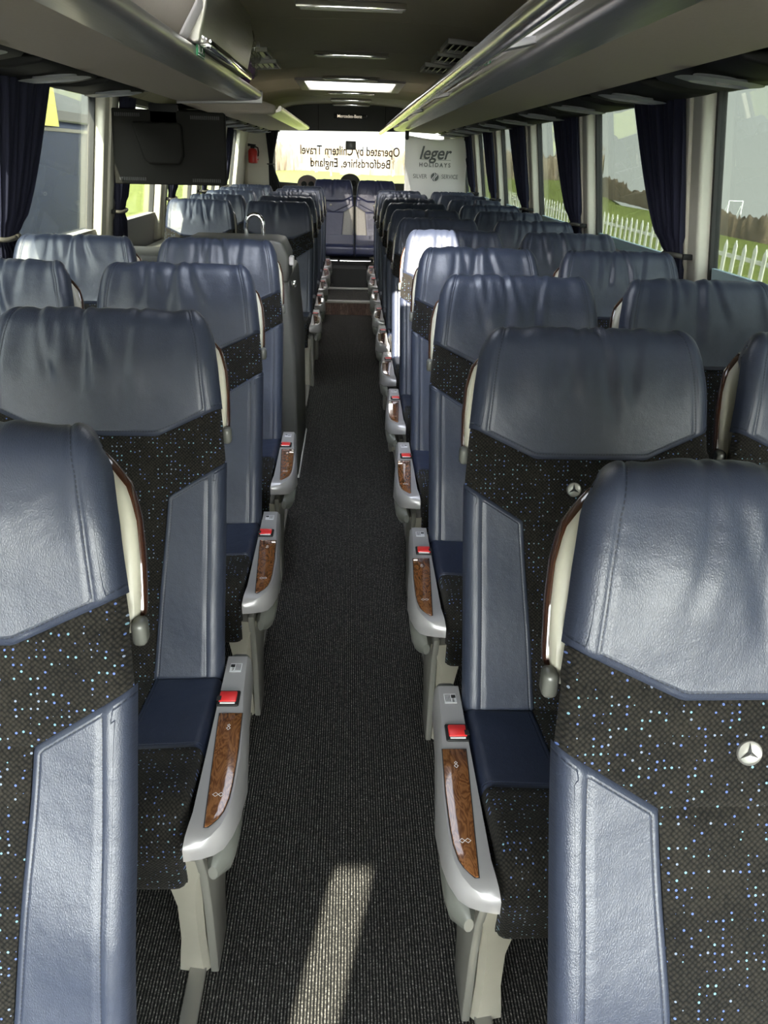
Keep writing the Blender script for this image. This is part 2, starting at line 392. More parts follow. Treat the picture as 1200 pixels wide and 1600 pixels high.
_L.new(_n['Principled BSDF'].outputs[0], _m.inputs[1]); _L.new(_t.outputs[0], _m.inputs[2]); _L.new(_m.outputs[0], _n['Material Output'].inputs[0])
PRINTG = mat('grey_print', (0.10, 0.11, 0.11), 0.6)
GREEN = mat('green_sign', (0.02, 0.22, 0.08), 0.5)
REDCAN = mat('red_enamel', (0.45, 0.02, 0.015), 0.3)
LAMPM = mat('lamp_diffuser', (0.75, 0.73, 0.68), 0.4)
TVM = mat('monitor_casing', (0.011, 0.0105, 0.009), 0.75, spec=.15)

# ------------------------------------------------------------------ the shell of the coach
YF, YR = -1.35, 11.5
def wx(z): return 1.415 - (z - 1.45) * 0.15        # the wall leans inward towards the roof
# floor
FL = MB().box(-1.5, 1.5, YF, 8.3, -0.05, 0.0)
floor_ = struct('floor', FL, CARPET)
struct('trim_1', MB().box(-1.5, 1.5, 8.3, 8.33, 0.0, 0.125), LAMINATE)
struct('trim_2', MB().box(-1.5, 1.5, 8.285, 8.33, 0.125, 0.150), mat('step_edge_aluminium', (0.55, 0.54, 0.50), 0.4, metal=0.4), bevel=0.003)
struct('floor_rear', MB().box(-1.5, 1.5, 8.33, YR, 0.06, 0.145), CARPET)
struct('trim_3', MB().box(-0.7, 0.75, 9.06, 9.10, 0.145, 0.165), mat('riser_edge', (0.55, 0.54, 0.50), 0.4, metal=0.4), bevel=0.003)
pillY = [(-0.0, 0.24), (1.72, 1.95), (3.24, 3.50), (4.83, 5.12), (6.34, 6.58), (7.84, 8.06), (9.20, 9.42), (10.55, 11.5)]
for s, nm in ((-1, 'left'), (1, 'right')):
    zb = 1.10
    m_ = MB()
    m_.add([(s * wx(0), YF, 0), (s * wx(0), YR, 0), (s * wx(zb), YR, zb), (s * wx(zb), YF, zb),
            (s * (wx(0) + .06), YF, 0), (s * (wx(0) + .06), YR, 0), (s * (wx(zb) + .06), YR, zb), (s * (wx(zb) + .06), YF, zb)],
           [(0, 1, 2, 3), (4, 7, 6, 5), (0, 4, 5, 1), (3, 2, 6, 7), (0, 3, 7, 4), (1, 5, 6, 2)])
    struct('wall_' + nm, m_, WALLP)
    zt = 1.79
    # upper cant rail over the windows
    struct('trim_%d' % (4 if s < 0 else 5), MB().prism([(s * wx(zt), zt), (s * (wx(zt) + .08), zt), (s * (wx(2.0) + .08), 2.1), (s * (wx(2.0)), 2.1)], 'y', YF, YR), BLACKP)
    # sill
    struct('trim_%d' % (6 if s < 0 else 7), MB().prism([(s * 1.33, .86), (s * 1.33, .885), (s * 1.455, .90), (s * 1.475, .86)], 'y', YF, YR), GREYFRAME, bevel=.006)
    pn = 0
    for (a, b) in pillY:
        z0, z1 = .90, 1.81
        pm = MB()
        pm.prism([(s * (wx(z0) - .035), z0), (s * (wx(z0) + .05), z0), (s * (wx(z1) + .05), z1), (s * (wx(z1) - .035), z1)], 'y', a, b)
        pn += 1
        struct('trim_%d' % ((10 if s < 0 else 30) + pn), pm, PILLAR, bevel=.014, seg=3)
        if b < 11:   # stepped inner strip like the grab channel
            pm = MB().prism([(s * (wx(z0) - .05), z0), (s * (wx(z0) - .03), z0), (s * (wx(z1) - .03), z1), (s * (wx(z1) - .05), z1)], 'y', a + .09, b - .08)
            struct('trim_%d' % ((50 if s < 0 else 70) + pn), pm, PILLAR, bevel=.006)
    # glazing between pillars
    for i in range(len(pillY)):
        y0 = YF if i == 0 else pillY[i - 1][1]
        y1 = pillY[i][0]
        wn = (1 if s < 0 else 20) + i
        z0, z1 = 1.0, 1.81
        g = MB()
        X = lambda z, o: s * (wx(z) + o)
        g.add([(X(z0, .03), y0, z0), (X(z0, .03), y1, z0), (X(z1, .03), y1, z1), (X(z1, .03), y0, z1),
               (X(z0, .036), y0, z0), (X(z0, .036), y1, z0), (X(z1, .036), y1, z1), (X(z1, .036), y0, z1)],
              [(0, 1, 2, 3), (4, 7, 6, 5), (0, 4, 5, 1), (3, 2, 6, 7), (0, 3, 7, 4), (1, 5, 6, 2)])
        w_ = struct('window_%d' % wn, g, GL_S if s < 0 else GL_S2)
        for (ya, yb) in ((y0 - .004, y0 + .018), (y1 - .018, y1 + .004)):
            MB().prism([(X(.95, .016), .95), (X(.95, .05), .95), (X(1.80, .05), 1.80), (X(1.80, .016), 1.80)], 'y', ya, yb).build('window_seal', RUBBER, w_)
        zb1 = 1.155 if s > 0 else .98
        MB().prism([(X(.90, .024), .90), (X(.90, .044), .90), (X(zb1, .044), zb1), (X(zb1, .024), zb1)], 'y', y0 + .02, y1 - .02).build('window_film', BLUEBAND if s > 0 else GREYFRAME, w_)

# ceiling: curved lining in panels with grooves and hatch openings
def ceil_z(x):
    a = abs(x)
    if a < .55: return 2.14 - .02 * (a / .55) ** 2
    t = (a - .55) / (1.40 - .55)
    return 2.12 - .32 * t ** 1.8
xs = [-1.40, -1.3, -1.2, -1.1, -1.0, -.9, -.8, -.7, -.6, -.5, -.43, -.3, -.15, 0, .11, .22, .3, .43, .5, .6, .7, .8, .9, 1.0, 1.1, 1.2, 1.3, 1.40]
seams = [YF, -.9, .3, 1.9, 3.1, 4.47, 5.72, 6.80, 7.66, 8.72, 9.86, 10.64, YR]
HATCH = (7.66, 8.72)
FH = (1.98, 2.70)
ys = []
for i in range(len(seams) - 1):
    a, b = seams[i] + .004, seams[i + 1] - .004
    ys.append((seams[i], 'g')); ys.append((a, 'p')); ys.append((b, 'p'))
ys.append((FH[0], 'p')); ys.append((FH[1], 'p'))
ys = sorted(ys, key=lambda q: q[0])
cm = MB(); vs = []
for y, k in ys:
    for x in xs: vs.append((x, y, ceil_z(x) + (.010 if k == 'g' else 0)))
fs = []
nx = len(xs)
for j in range(len(ys) - 1):
    ym = (ys[j][0] + ys[j + 1][0]) / 2
    for i in range(nx - 1):
        xm = (xs[i] + xs[i + 1]) / 2
        if HATCH[0] + .01 < ym < HATCH[1] - .01 and abs(xm) < .43: continue
        if FH[0] < ym < FH[1] and -.3 < xm < .22: continue
        fs.append((j * nx + i, j * nx + i + 1, (j + 1) * nx + i + 1, (j + 1) * nx + i))
cm.add(vs, fs)
struct('ceiling', cm, CEIL, smooth='auto')
# outer roof skin so no light leaks round the lining
om = MB(); vs = []; fs = []
oy = [YF, FH[0], FH[1], HATCH[0], HATCH[1], YR]; ox = [-1.42, -1.1, -.7, -.43, -.3, .22, .43, .7, 1.1, 1.42]
for y in oy:
    for x in ox: vs.append((x, y, ceil_z(x * .98) + .03))
for j in range(len(oy) - 1):
    for i in range(len(ox) - 1):
        xm = (ox[i] + ox[i + 1]) / 2
        if j == 1 and -.3 < xm < .22: continue
        if j == 3 and abs(xm) < .43: continue
        fs.append((j * len(ox) + i, j * len(ox) + i + 1, (j + 1) * len(ox) + i + 1, (j + 1) * len(ox) + i))
om.add(vs, fs); struct('ceiling_outer', om, DARKGREY)

def hatch(name, x0, x1, y0, y1, label):
    h = empty(name, ((x0 + x1) / 2, (y0 + y1) / 2, 2.13), label, 'roof hatch')
    hx, hy = (x1 - x0) / 2, (y1 - y0) / 2
    f = MB()
    for (a, b, c, d) in ((-hx - .05, hx + .05, -hy - .05, -hy + .03), (-hx - .05, hx + .05, hy - .03, hy + .05), (-hx - .05, -hx + .03, -hy, hy), (hx - .03, hx + .05, -hy, hy)):
        f.box(a, b, c, d, -.022, .02)
    f.build('hatch_frame', mat('hatch_frame_grey', (0.30, 0.29, 0.26), 0.5), h, bevel=.006)
    # the lid stands proud as a shallow dome of acrylic
    v = []; q = []; N = 8
    for j in range(N + 1):
        for i in range(N + 1):
            a, b = -1 + 2 * i / N, -1 + 2 * j / N
            v.append((a * hx, b * hy, .02 + .05 * (1 - a ** 4) * (1 - b ** 4)))
    for j in range(N):
        for i in range(N): q.append((j * (N + 1) + i, j * (N + 1) + i + 1, (j + 1) * (N + 1) + i + 1, (j + 1) * (N + 1) + i))
    MB().add(v, q).build('hatch_lid', GL_M, h, smooth=True)
    MB().box(-.10, .10, -hy + .03, -hy + .16, -.012, .01).build('hatch_handle', LILAC, h, bevel=.008)
    for sx in (-1, 1):
        MB().lathe([(.012, -.012), (.012, .02)], (sx * hx * .55, -hy + .10, 0), 12).build('hatch_catch', BLACKP, h)
    return h
hatch('roof_hatch', -.43, .43, HATCH[0], HATCH[1], 'pale translucent roof hatch in the rear half of the ceiling')

# front end (behind the photographer): panels round the windscreen, plus two added boards that shape the aisle sun patch
struct('wall_front', MB().box(-1.5, 1.5, YF - .05, YF, 0, .70), WALLP)
struct('trim_90', MB().box(-1.5, 1.5, YF - .05, YF, 1.84, 2.2), WALLP)
struct('window_40', MB().box(-1.45, 1.45, YF - .03, YF - .025, .70, 1.84), GL_F)
struct('trim_91', MB().box(-.50, 1.42, YF + .01, YF + .03, 1.50, 1.86), DARKGREY)  # unseen board added to cut off the right side of the aisle sun patch
struct('trim_98', MB().box(-1.45, -.592, YF + .01, YF + .03, 1.45, 1.86), DARKGREY)  # second added board, bounds that sun patch on its left

# rear end
Y0 = YR
rear = struct('wall_rear', MB().prism([(-1.45, 0), (1.45, 0), (1.45, 1.23), (.9, 1.205), (0, 1.195), (-.7, 1.17), (-1.45, 1.20)], 'y', Y0 - .04, Y0 + .06), mat('rear_bulkhead', (0.075, 0.07, 0.062), 0.7))
struct('trim_92', MB().box(-1.45, 1.45, Y0 - .12, Y0 - .02, 1.02, 1.04), GREYFRAME, bevel=.004)
struct('trim_93', MB().prism([(-1.45, 1.80), (1.45, 1.85), (1.45, 2.2), (-1.45, 2.2)], 'y', Y0 - .10, Y0 + .06), mat('dark_header_panel', (0.050, 0.050, 0.047), 0.6))
for x in (-.42, .46): struct('trim_%d' % (94 if x < 0 else 95), MB().box(x - .004, x + .004, Y0 - .106, Y0 - .098, 1.83, 2.14), BLACKP)
rw = struct('window_41', MB().box(-1.1, 1.4, Y0 + .0, Y0 + .006, 1.15, 1.86), GL_R)
struct('wall_rear_left', MB().prism([(-1.46, Y0 - .05), (-1.36, Y0 - .16), (-1.0, Y0 - .06), (-1.0, Y0 - .02), (-1.46, Y0 - .02)], 'z', 1.0, 2.0), PILLAR, bevel=.01)
struct('wall_rear_right', MB().prism([(1.46, Y0 - .05), (1.36, Y0 - .16), (1.25, Y0 - .10), (1.25, Y0 - .02), (1.46, Y0 - .02)], 'z', 1.0, 2.0), PILLAR, bevel=.01)

# lettering on the rear glass, read from outside
for body, sz, z, x, w in (('Operated by Chiltern Travel', .16, 1.583, 0.0, 1.335), ('Bedfordshire, England', .155, 1.432, .005, 1.08)):
    me = text_mesh(body, sz, INK, bold=.0022)
    xsz = [v.co.x for v in me.vertices]; k = w / (max(xsz) - min(xsz)); mid = (max(xsz) + min(xsz)) / 2
    for v in me.vertices:
        v.co = Vector((-(v.co.x - mid) * k, 0 + v.co.z, v.co.y))
    me.flip_normals()
    link('window_lettering', me, None, rw, (x, Y0 - .004, z))
MB().box(-.062, .078, Y0 - .03, Y0 - .005, 1.60, 1.71).build('mirror_pod', GREYP, rw, bevel=.01)

# header sign
sg = empty('display_strip', (.008, Y0 - .11, 1.997), 'black display strip with light lettering on the dark panel above the rear window', 'display')
MB().box(-.224, .224, -.012, .01, -.026, .026).build('display_housing', INK, sg, bevel=.003)
me = text_mesh('Mercedes-Benz', .052, mat('display_glow', (0.7, 0.66, 0.58), 0.5, emit=(.8, .7, .55), estr=.22), bold=.0006)
for v in me.vertices: v.co = Vector((v.co.x, -v.co.z, v.co.y))
link('display_lettering', me, None, sg, (-.02, -.014, 0))
o = MB().box(.20, .212, -.016, -.01, .0, .02).build('indicator', LILAC, sg)
# speakers in the rear shelf
for i, (x, z) in enumerate(((-.567, 1.175), (.003, 1.205))):
    sp_ = empty('shelf_speaker', (x, Y0 - .14, z), ['round-topped dark speaker pod at the left foot of the rear window', 'round-topped dark speaker pod at the middle foot of the rear window'][i], 'speaker', 'speaker pods below the rear window')
    pr = [(.135 * math.cos(t), .105 * math.sin(t)) for t in [math.pi * k / 18 for k in range(19)]]
    MB().prism([(-.135, -.08)] + pr[::-1] + [(.135, -.08)], 'y', -.05, .08).build('speaker_pod', mat('speaker_pod', (.16, .12, .11) if i == 0 else (.05, .05, .048), .6), sp_, bevel=.006)
    for sx in (-1, 1):
        MB().lathe([(.038, 0), (.036, .006), (.03, .003)], (sx * .048, -.05, -.01), 20, 'y').build('speaker_grille', BLACKP, sp_)

# fire extinguisher
fe = empty('fire_extinguisher', (-1.278, Y0 - .24, 1.40), 'small red fire extinguisher on the cream panel left of the rear window', 'fire extinguisher')
MB().lathe([(.02, 0), (.058, .008), (.060, .02), (.060, .15), (.045, .175), (.02, .185)], (0, 0, 0), 24).build('cylinder', REDCAN, fe, smooth='auto')
MB().lathe([(.02, .18), (.028, .19), (.028, .215), (.012, .22)], (0, 0, 0), 16).build('valve', BLACKP, fe)
MB().prism([(-.06, .205), (.045, .215), (.045, .228), (-.06, .24)], 'y', -.012, .012).build('squeeze_handle', BLACKP, fe, bevel=.003)
MB().tube([(.03, 0, .205), (.07, -.01, .19), (.078, -.01, .14), (.07, -.01, .09)], .008, 8).build('hose', BLACKP, fe, smooth=True)
MB().box(-.066, .066, .03, .09, .04, .06).build('bracket', REDCAN, fe)

# ------------------------------------------------------------------ ceiling lights, vents
lt = [(4.0, 0), (5.8, 0), (7.50, 0), (9.16, 0), (10.3, 0), (11.2, 0)]
names_ = ['nearest', 'second', 'third', 'fourth', 'fifth', 'rearmost']
proto = None
for i, (y, _) in enumerate(lt):
    z = 2.135
    lab = '%s ceiling lamp strip along the middle of the roof, counted from the camera' % names_[i]
    if i == 0:
        proto = empty('ceiling_lamp', (.008, y, z), lab, 'ceiling light', 'ceiling lamp strips')
        MB().prism([(-.045, .01), (-.045, -.008), (-.030, -.020), (.030, -.020), (.045, -.008), (.045, .01)], 'x', -.24, .24).build('lamp_frame', mat('lamp_frame', (.25, .24, .22), .35, metal=.5), proto, bevel=.004)
        MB().box(-.225, .225, -.024, .026, -.027, -.018).build('lamp_diffuser', LAMPM, proto, bevel=.003)
        MB().box(-.24, .24, -.050, -.040, -.026, .0).build('lamp_lip', CHROME, proto, bevel=.002)
        o = proto
    else: o = copy_tree(proto)
    o.location = (.008, y, z); tag(o, lab)
vp_ = [(.66, 5.05), (.66, 5.62), (.64, 6.25), (-.64, 5.75), (-.64, 6.4)]
vl = ['slatted black ceiling vent at right, nearest of the three in a row', 'slatted black ceiling vent at right, middle of the three in a row', 'slatted black ceiling vent at right, farthest of the three in a row', 'slatted black ceiling vent at left, right behind the plastic bag', 'slatted black ceiling vent at left, beyond the plastic bag']
vproto = None
for i, (x, y) in enumerate(vp_):
    if vproto is None:
        vproto = empty('ceiling_vent', (x, y, 2.1), vl[i], 'vent', 'ceiling air vents')
        f = MB(); f.box(-.13, .13, -.21, -.19, -.02, .02).box(-.13, .13, .19, .21, -.02, .02).box(-.13, -.115, -.2, .2, -.02, .02).box(.115, .13, -.2, .2, -.02, .02)
        f.build('vent_frame', GREYFRAME, vproto, bevel=.003)
        MB().box(-.12, .12, -.19, .19, .0, .012).build('vent_backing', BLACKP, vproto)
        for k in range(5):
            xx = -.08 + k * .04
            MB().add([(xx - .012, -.17, -.012), (xx + .004, -.17, .0), (xx + .004, .17, .0), (xx - .012, .17, -.012), (xx - .010, -.17, -.016), (xx + .008, -.17, -.004), (xx + .008, .17, -.004), (xx - .010, .17, -.016)],
                     [(0, 1, 2, 3), (4, 7, 6, 5), (0, 4, 5, 1), (3, 2, 6, 7), (0, 3, 7, 4), (1, 5, 6, 2)]).build('vent_slat', SILVERP, vproto)
        o = vproto
    else: o = copy_tree(vproto)
    o.location = (x, y, ceil_z(x) - .004); tag(o, vl[i])
    o.rotation_euler = (0, .06 if x > 0 else -.06, 0)

# ------------------------------------------------------------------ luggage racks
def rack(name, s, y0, y1, label, group='luggage racks'):
    r = empty(name, (0, 0, 0), label, 'luggage rack', group)
    zu = 1.81
    P = lambda pts: [(s * a, b) for a, b in pts]
    MB().prism(P([(.655, zu), (1.02, zu - .012), (1.02, zu + .006), (1.30, zu + .05), (1.31, zu + .08), (.60, zu + .022), (.60, zu + .012)]), 'y', y0, y1).build('rack_shelf', TAUPE, r)
    nose = [(.660, zu - .001), (.60, zu + .002), (.555, zu + .007), (.532, zu + .016), (.524, zu + .028), (.524, zu + .046), (.532, zu + .052), (.545, zu + .046), (.556, zu + .026), (.61, zu + .016), (.66, zu + .012)]
    MB().prism(P(nose), 'y', y0 - .002, y1 + .002).build('rack_nose', BRUSH, r, smooth='auto')
    MB().prism(P([(1.02, zu + .0), (1.06, zu + .03), (1.34, zu + .03), (1.355, zu - .012), (1.37, zu - .012), (1.36, zu + .06), (1.02, zu + .05)]), 'y', y0, y1).build('service_channel', BLACKP, r, smooth='auto')
    return r
rR = rack('luggage_rack', 1, YF + .25, 10.4, 'long right-hand overhead luggage rack with brushed metal nose')
rL = rack('luggage_rack', -1, YF + .25, 5.25, 'front left overhead luggage rack ending above the hanging monitor')
rB = rack('luggage_rack', -1, 6.7, 11.1, 'rear left overhead luggage rack beyond the monitor')
# end caps
for (s, y, par) in ((-1, 5.25, rL),):
    MB().prism([(s * .522, 1.80), (s * .655, 1.797), (s * 1.03, 1.785), (s * 1.03, 1.80), (s * .66, 1.815), (s * .56, 1.83), (s * .53, 1.87), (s * .518, 1.865)], 'y', y, y + .02).build('rack_end_cap', SILVERP, par, bevel=.003)
MB().prism([(-.57, 1.80), (-1.05, 1.79), (-1.3, 1.86), (-1.28, 2.0), (-.8, 1.93), (-.56, 1.86)], 'y', 6.60, 6.70).build('rack_end_cap', TAUPE, rB, bevel=.02, seg=3)
# hatrack back wall meeting the roof
for par, s, a, b in ((rR, 1, YF + .25, 10.4), (rL, -1, YF + .25, 5.25), (rB, -1, 6.7, 11.1)):
    MB().prism([(s * 1.29, 1.86), (s * 1.31, 1.86), (s * 1.27, 2.02), (s * 1.25, 2.02)], 'y', a, b).build('rack_back', TAUPE, par)
# pale upstand lip behind the right nose and green sign
MB().prism([(.553, 1.835), (.560, 1.835), (.575, 1.90), (.568, 1.90)], 'y', YF + .3, 4.6).build('rack_lip', LILAC, rR)
for y in (-.6, .9, 2.5, 4.6, 6.2, 7.8, 9.4):
    MB().prism([(.385, 1.800), (.575, 1.842), (.58, 1.86), (.385, 1.826)], 'y', y, y + .07).build('rail_bracket', SILVERP, rR, bevel=.003)
MB().tube([(.388, YF + .3, 1.808), (.388, 11.0, 1.808)], .027, 20).build('grab_rail', RAILM, rR, smooth='auto')
for s, y, par, x, z in ((1, 3.40, rR, .566, 1.868),):
    pass
sR = empty('exit_sign', (.556, 3.55, 1.868), 'small green exit sign sticker on the pale lip of the right rack', 'sign')
MB().box(-.002, .002, -.06, .06, -.022, .024).build('sign_plate', GREEN, sR)
MB().box(-.004, -.002, -.055, -.02, -.012, .018).box(-.004, -.002, .0, .045, -.012, -.004).box(-.004, -.002, .02, .03, -.012, .016).build('pictogram', WHITEINK, sR)
sL = empty('exit_sign', (-.5225, 3.18, 1.853), 'small green exit sign sticker on the nose of the left rack', 'sign')
MB().box(-.002, .003, -.07, .07, -.022, .022).build('sign_plate', GREEN, sL)
MB().box(.003, .005, -.065, .065, -.021, -.018).box(.003, .005, -.065, .065, .018, .021).box(.003, .005, -.055, -.02, -.012, .014).box(.003, .005, .0, .045, -.012, -.006).box(.003, .005, .018, .028, -.012, .014).build('pictogram', WHITEINK, sL)

# lockers standing on the left rack
lk = empty('overhead_locker', (-.55, 0, 1.86), 'beige overhead locker front above the left luggage rack', 'locker')
MB().prism([(0.0, .0), (-.10, .02), (-.10, .26), (.07, .27), (.065, .10)], 'y', YF + .3, 2.93).build('locker_body', TAUPE, lk, bevel=.01)
MB().prism([(.005, .0), (-.06, .012), (-.06, .27), (.072, .27), (.068, .10)], 'y', 2.93, 3.06).build('locker_frame', LILAC, lk, bevel=.02, seg=4)
l2 = empty('overhead_locker', (-.52, 3.08, 1.86), 'brushed metal locker door with a curved lower handle, beside the plastic bag', 'locker')
MB().prism([(.015, .0), (-.10, .02), (-.10, .26), (.045, .27), (.058, .16)], 'y', .0, 1.28).build('locker_body', BRUSH, l2, bevel=.012, seg=3)
MB().prism([(.01, .0), (.045, -.012), (.052, .0), (.05, .02), (.02, .03)], 'y', .02, 1.22).build('locker_handle', CHROME, l2, bevel=.004)

# plastic bag with purple contents
def blob(n, r, seed, sx, sy, sz, amp, freq=3.0, sub=4):
    bm = bmesh.new(); bmesh.ops.create_icosphere(bm, subdivisions=sub, radius=1)
    from mathutils import noise as N_
    for v in bm.verts:
        p = v.co.copy(); d = N_.noise(p * freq + Vector((seed, 0, 0))) + .5 * N_.noise(p * freq * 2.3 + Vector((0, seed, 0)))
        v.co = Vector((p.x * sx, p.y * sy, p.z * sz)) * r * (1 + amp * d)
    me = bpy.data.meshes.new(n); bm.to_mesh(me); bm.free()
    for p in me.polygons: p.use_smooth = True
    return me
pb = empty('plastic_bag', (-.565, 4.72, 1.86), 'crumpled clear plastic bag with purple contents on the left rack', 'bag')
FILM = glass('clear_film', (.80, .80, .76), 1.0, dust=.10)
FILM.node_tree.nodes['Glossy BSDF'].inputs['Roughness'].default_value = .15
me = blob('bag_film', .1, 3.1, .62, .55, 1.15, .42, 2.6); me.materials.append(FILM)
for p in me.polygons: p.use_smooth = False
link('bag_film', me, None, pb, (0.02, 0, .13))
me = blob('bag_contents', .07, 9, .8, .6, .9, .35, 2.2); me.materials.append(mat('purple_fabric', (.09, .025, .14), .7)); link('bag_contents', me, None, pb, (0, 0, .065))
MB().box(-.025, .025, -.062, -.058, .045, .11).build('paper_tag', LILAC, pb)

# reading-light pods along the service channels
pod = empty('reading_light_unit', (0, 0, 0), 'reading light', 'reading light', 'reading light units under the racks')
pts = [(-.17, .0), (-.13, -.016), (-.04, -.026), (.10, -.028), (.17, -.018), (.20, .004), (.20, .02), (-.17, .02)]
MB().prism([(-.215, .012), (-.19, -.010), (-.08, -.030), (.06, -.034), (.11, -.020), (.13, .012)], 'y', -.30, .34).build('unit_cover', BLACKP, pod, bevel=.010, seg=3)
fr = MB(); N = 20
ring = []
for k in range(N):
    t = 2 * math.pi * k / N; c, s_ = math.cos(t), math.sin(t)
    ring.append((.135 * math.copysign(abs(c) ** .6, c), .07 * math.copysign(abs(s_) ** .8, s_)))
tl = lambda x: -.006 - .09 * x
vs = [(x * 1.0 - .12, y, -.030 + tl(x)) for x, y in ring] + [(x * .68 - .12, y * .60, -.038 + tl(x * .68)) for x, y in ring] + [(x * .60 - .12, y * .5, -.018 + tl(x * .6)) for x, y in ring]
fs = [(k, (k + 1) % N, N + (k + 1) % N, N + k) for k in range(N)] + [(N + k, N + (k + 1) % N, 2 * N + (k + 1) % N, 2 * N + k) for k in range(N)]
fr.add(vs, fs).build('lamp_bezel', mat('bezel_grey', (.30, .31, .32), .4), pod, smooth='auto')
MB().lathe([(.001, -.044), (.026, -.042), (.030, -.036), (.03, -.02)], (-.10, 0, .0), 20).build('lamp_lens', LILAC, pod, smooth='auto')
MB().box(-.222, -.205, -.05, .05, .0, .008).build('clip', CHROME, pod)
first = True
def podlab(s, k):
    w = ['first', 'second', 'third', 'fourth', 'fifth', 'sixth', 'seventh', 'eighth', 'ninth', 'tenth', 'eleventh', 'twelfth'][k]
    return '%s reading light unit from the front under the %s luggage rack' % (w, 'right' if s > 0 else 'left')
def pods(s, ylist):
    global first
    for k, y in enumerate(ylist):
        if first: o = pod; first = False
        else: o = copy_tree(pod)
        o.location = (s * 1.24, y, 1.80); o.rotation_euler = (0, 0, 0 if s > 0 else math.pi)
        tag(o, podlab(s, k))
pods(1, [2.62 + .80 * k for k in range(10)])
pods(-1, [2.62 + .80 * k for k in range(3)] + [6.95 + .78 * k for k in range(6)])

# ------------------------------------------------------------------ curtains
def curtain(s, ya, yb, label, drop=1.0, tie=1.19, m=CURT, name='curtain', folds=9):
    c = empty(name, (s * 1.33, ya, 1.0), label, 'curtain', 'window curtains')
    NZ, NY = 36, 72
    vs = []; fs = []
    ztop = 1.80
    for j in range(NZ + 1):
        z = ztop + (drop - .12 - ztop) * j / NZ
        if z > tie: t = (z - tie) / (ztop - tie); wdt = .13 + (yb - ya - .13) * (t ** .62); cy = ya - .02 + .02 * t
        else: t = (tie - z) / .3; wdt = .13 + .12 * min(1, t) ** .7; cy = ya - .02
        for i in range(NY + 1):
            u = i / NY
            amp = .016 + .008 * (1 - abs(2 * u - 1))
            xx = amp * math.sin(u * folds * 2 * math.pi + .6 * math.sin(z * 3)) + .006 * math.sin(u * 37 + z * 5)
            if abs(z - tie) < .05: xx *= .6
            vs.append((s * (xx + (wx(z) - .075) - 1.33), cy - ya + wdt * u, z - 1.0))
    for j in range(NZ):
        for i in range(NY): fs.append((j * (NY + 1) + i, j * (NY + 1) + i + 1, (j + 1) * (NY + 1) + i + 1, (j + 1) * (NY + 1) + i))
    o = MB().add(vs, fs).build('curtain_cloth', m, c, smooth=True)
    md = o.modifiers.new('thick', 'SOLIDIFY'); md.thickness = .003
    x0 = s * (wx(tie) - .075 - 1.33)
    MB().tube([(x0 + .034 * math.cos(t), .045 + .085 * math.sin(t), tie - 1 + .004 * math.sin(t * 2)) for t in [2 * math.pi * k / 24 for k in range(25)]], .010, 8).build('tieback', STRAPM, c, smooth=True)
    MB().box(min(x0, x0 + s * .05), max(x0, x0 + s * .05), -.055, -.035, tie - 1.012, tie - .99).build('tieback_hook', BLACKP, c, bevel=.003)
    return c
rr_ = [(3.33, 3.90), (4.90, 5.45), (6.40, 6.95), (7.86, 8.32), (9.24, 9.75)]
rn = ['nearest navy curtain by the right windows, tied at the second pillar', 'second navy curtain along the right windows, counted from the camera', 'third navy curtain along the right windows, counted from the camera', 'fourth navy curtain along the right windows', 'fifth navy curtain along the right windows, beside the white banner']
for (a, b), l in zip(rr_, rn): curtain(1, a, b, l)
lr_ = [(3.33, 3.86), (5.02, 5.30), (6.50, 6.80), (7.95, 8.25), (9.3, 9.6)]
ln = ['nearest navy curtain by the left windows, gathered by a strap', 'navy curtain with a strap hanging below the monitor at left', 'navy curtain left of the sunlit window seat', 'navy curtain behind the right edge of the monitor', 'narrow navy curtain near the fire extinguisher panel']
for (a, b), l in zip(lr_, ln): curtain(-1, a, b, l)
# rear window curtain
c = empty('curtain', (-.98, Y0 - .20, 1.0), 'dark tied curtain at the left edge of the rear window', 'curtain')
vs = []; fs = []
for j in range(31):
    z = .80 - .95 * j / 30
    t = abs(z - .40) / .42
    wL, wR = -.13 + .04 * (1 - min(t, 1)), .095 * min(1, t) ** 1.1 - .045
    if z < .40: wR = -.045 + .13 * min(1, (.40 - z) / .33); wL = -.10
    for i in range(41):
        u = i / 40
        vs.append((wL + (wR - wL) * u, .018 * math.sin(u * 34), z))
for j in range(30):
    for i in range(40): fs.append((j * 41 + i, j * 41 + i + 1, (j + 1) * 41 + i + 1, (j + 1) * 41 + i))
o = MB().add(vs, fs).build('curtain_cloth', CURTD, c, smooth=True); md = o.modifiers.new('thick', 'SOLIDIFY'); md.thickness = .003
MB().box(-.13, .05, -.01, .19, .79, .81).build('curtain_rail', BLACKP, c)
MB().tube([(-.07 + .045 * math.cos(t), .026 * math.sin(t), .40) for t in [2 * math.pi * k / 20 for k in range(21)]], .008, 8).build('tieback', STRAPM, c, smooth=True)

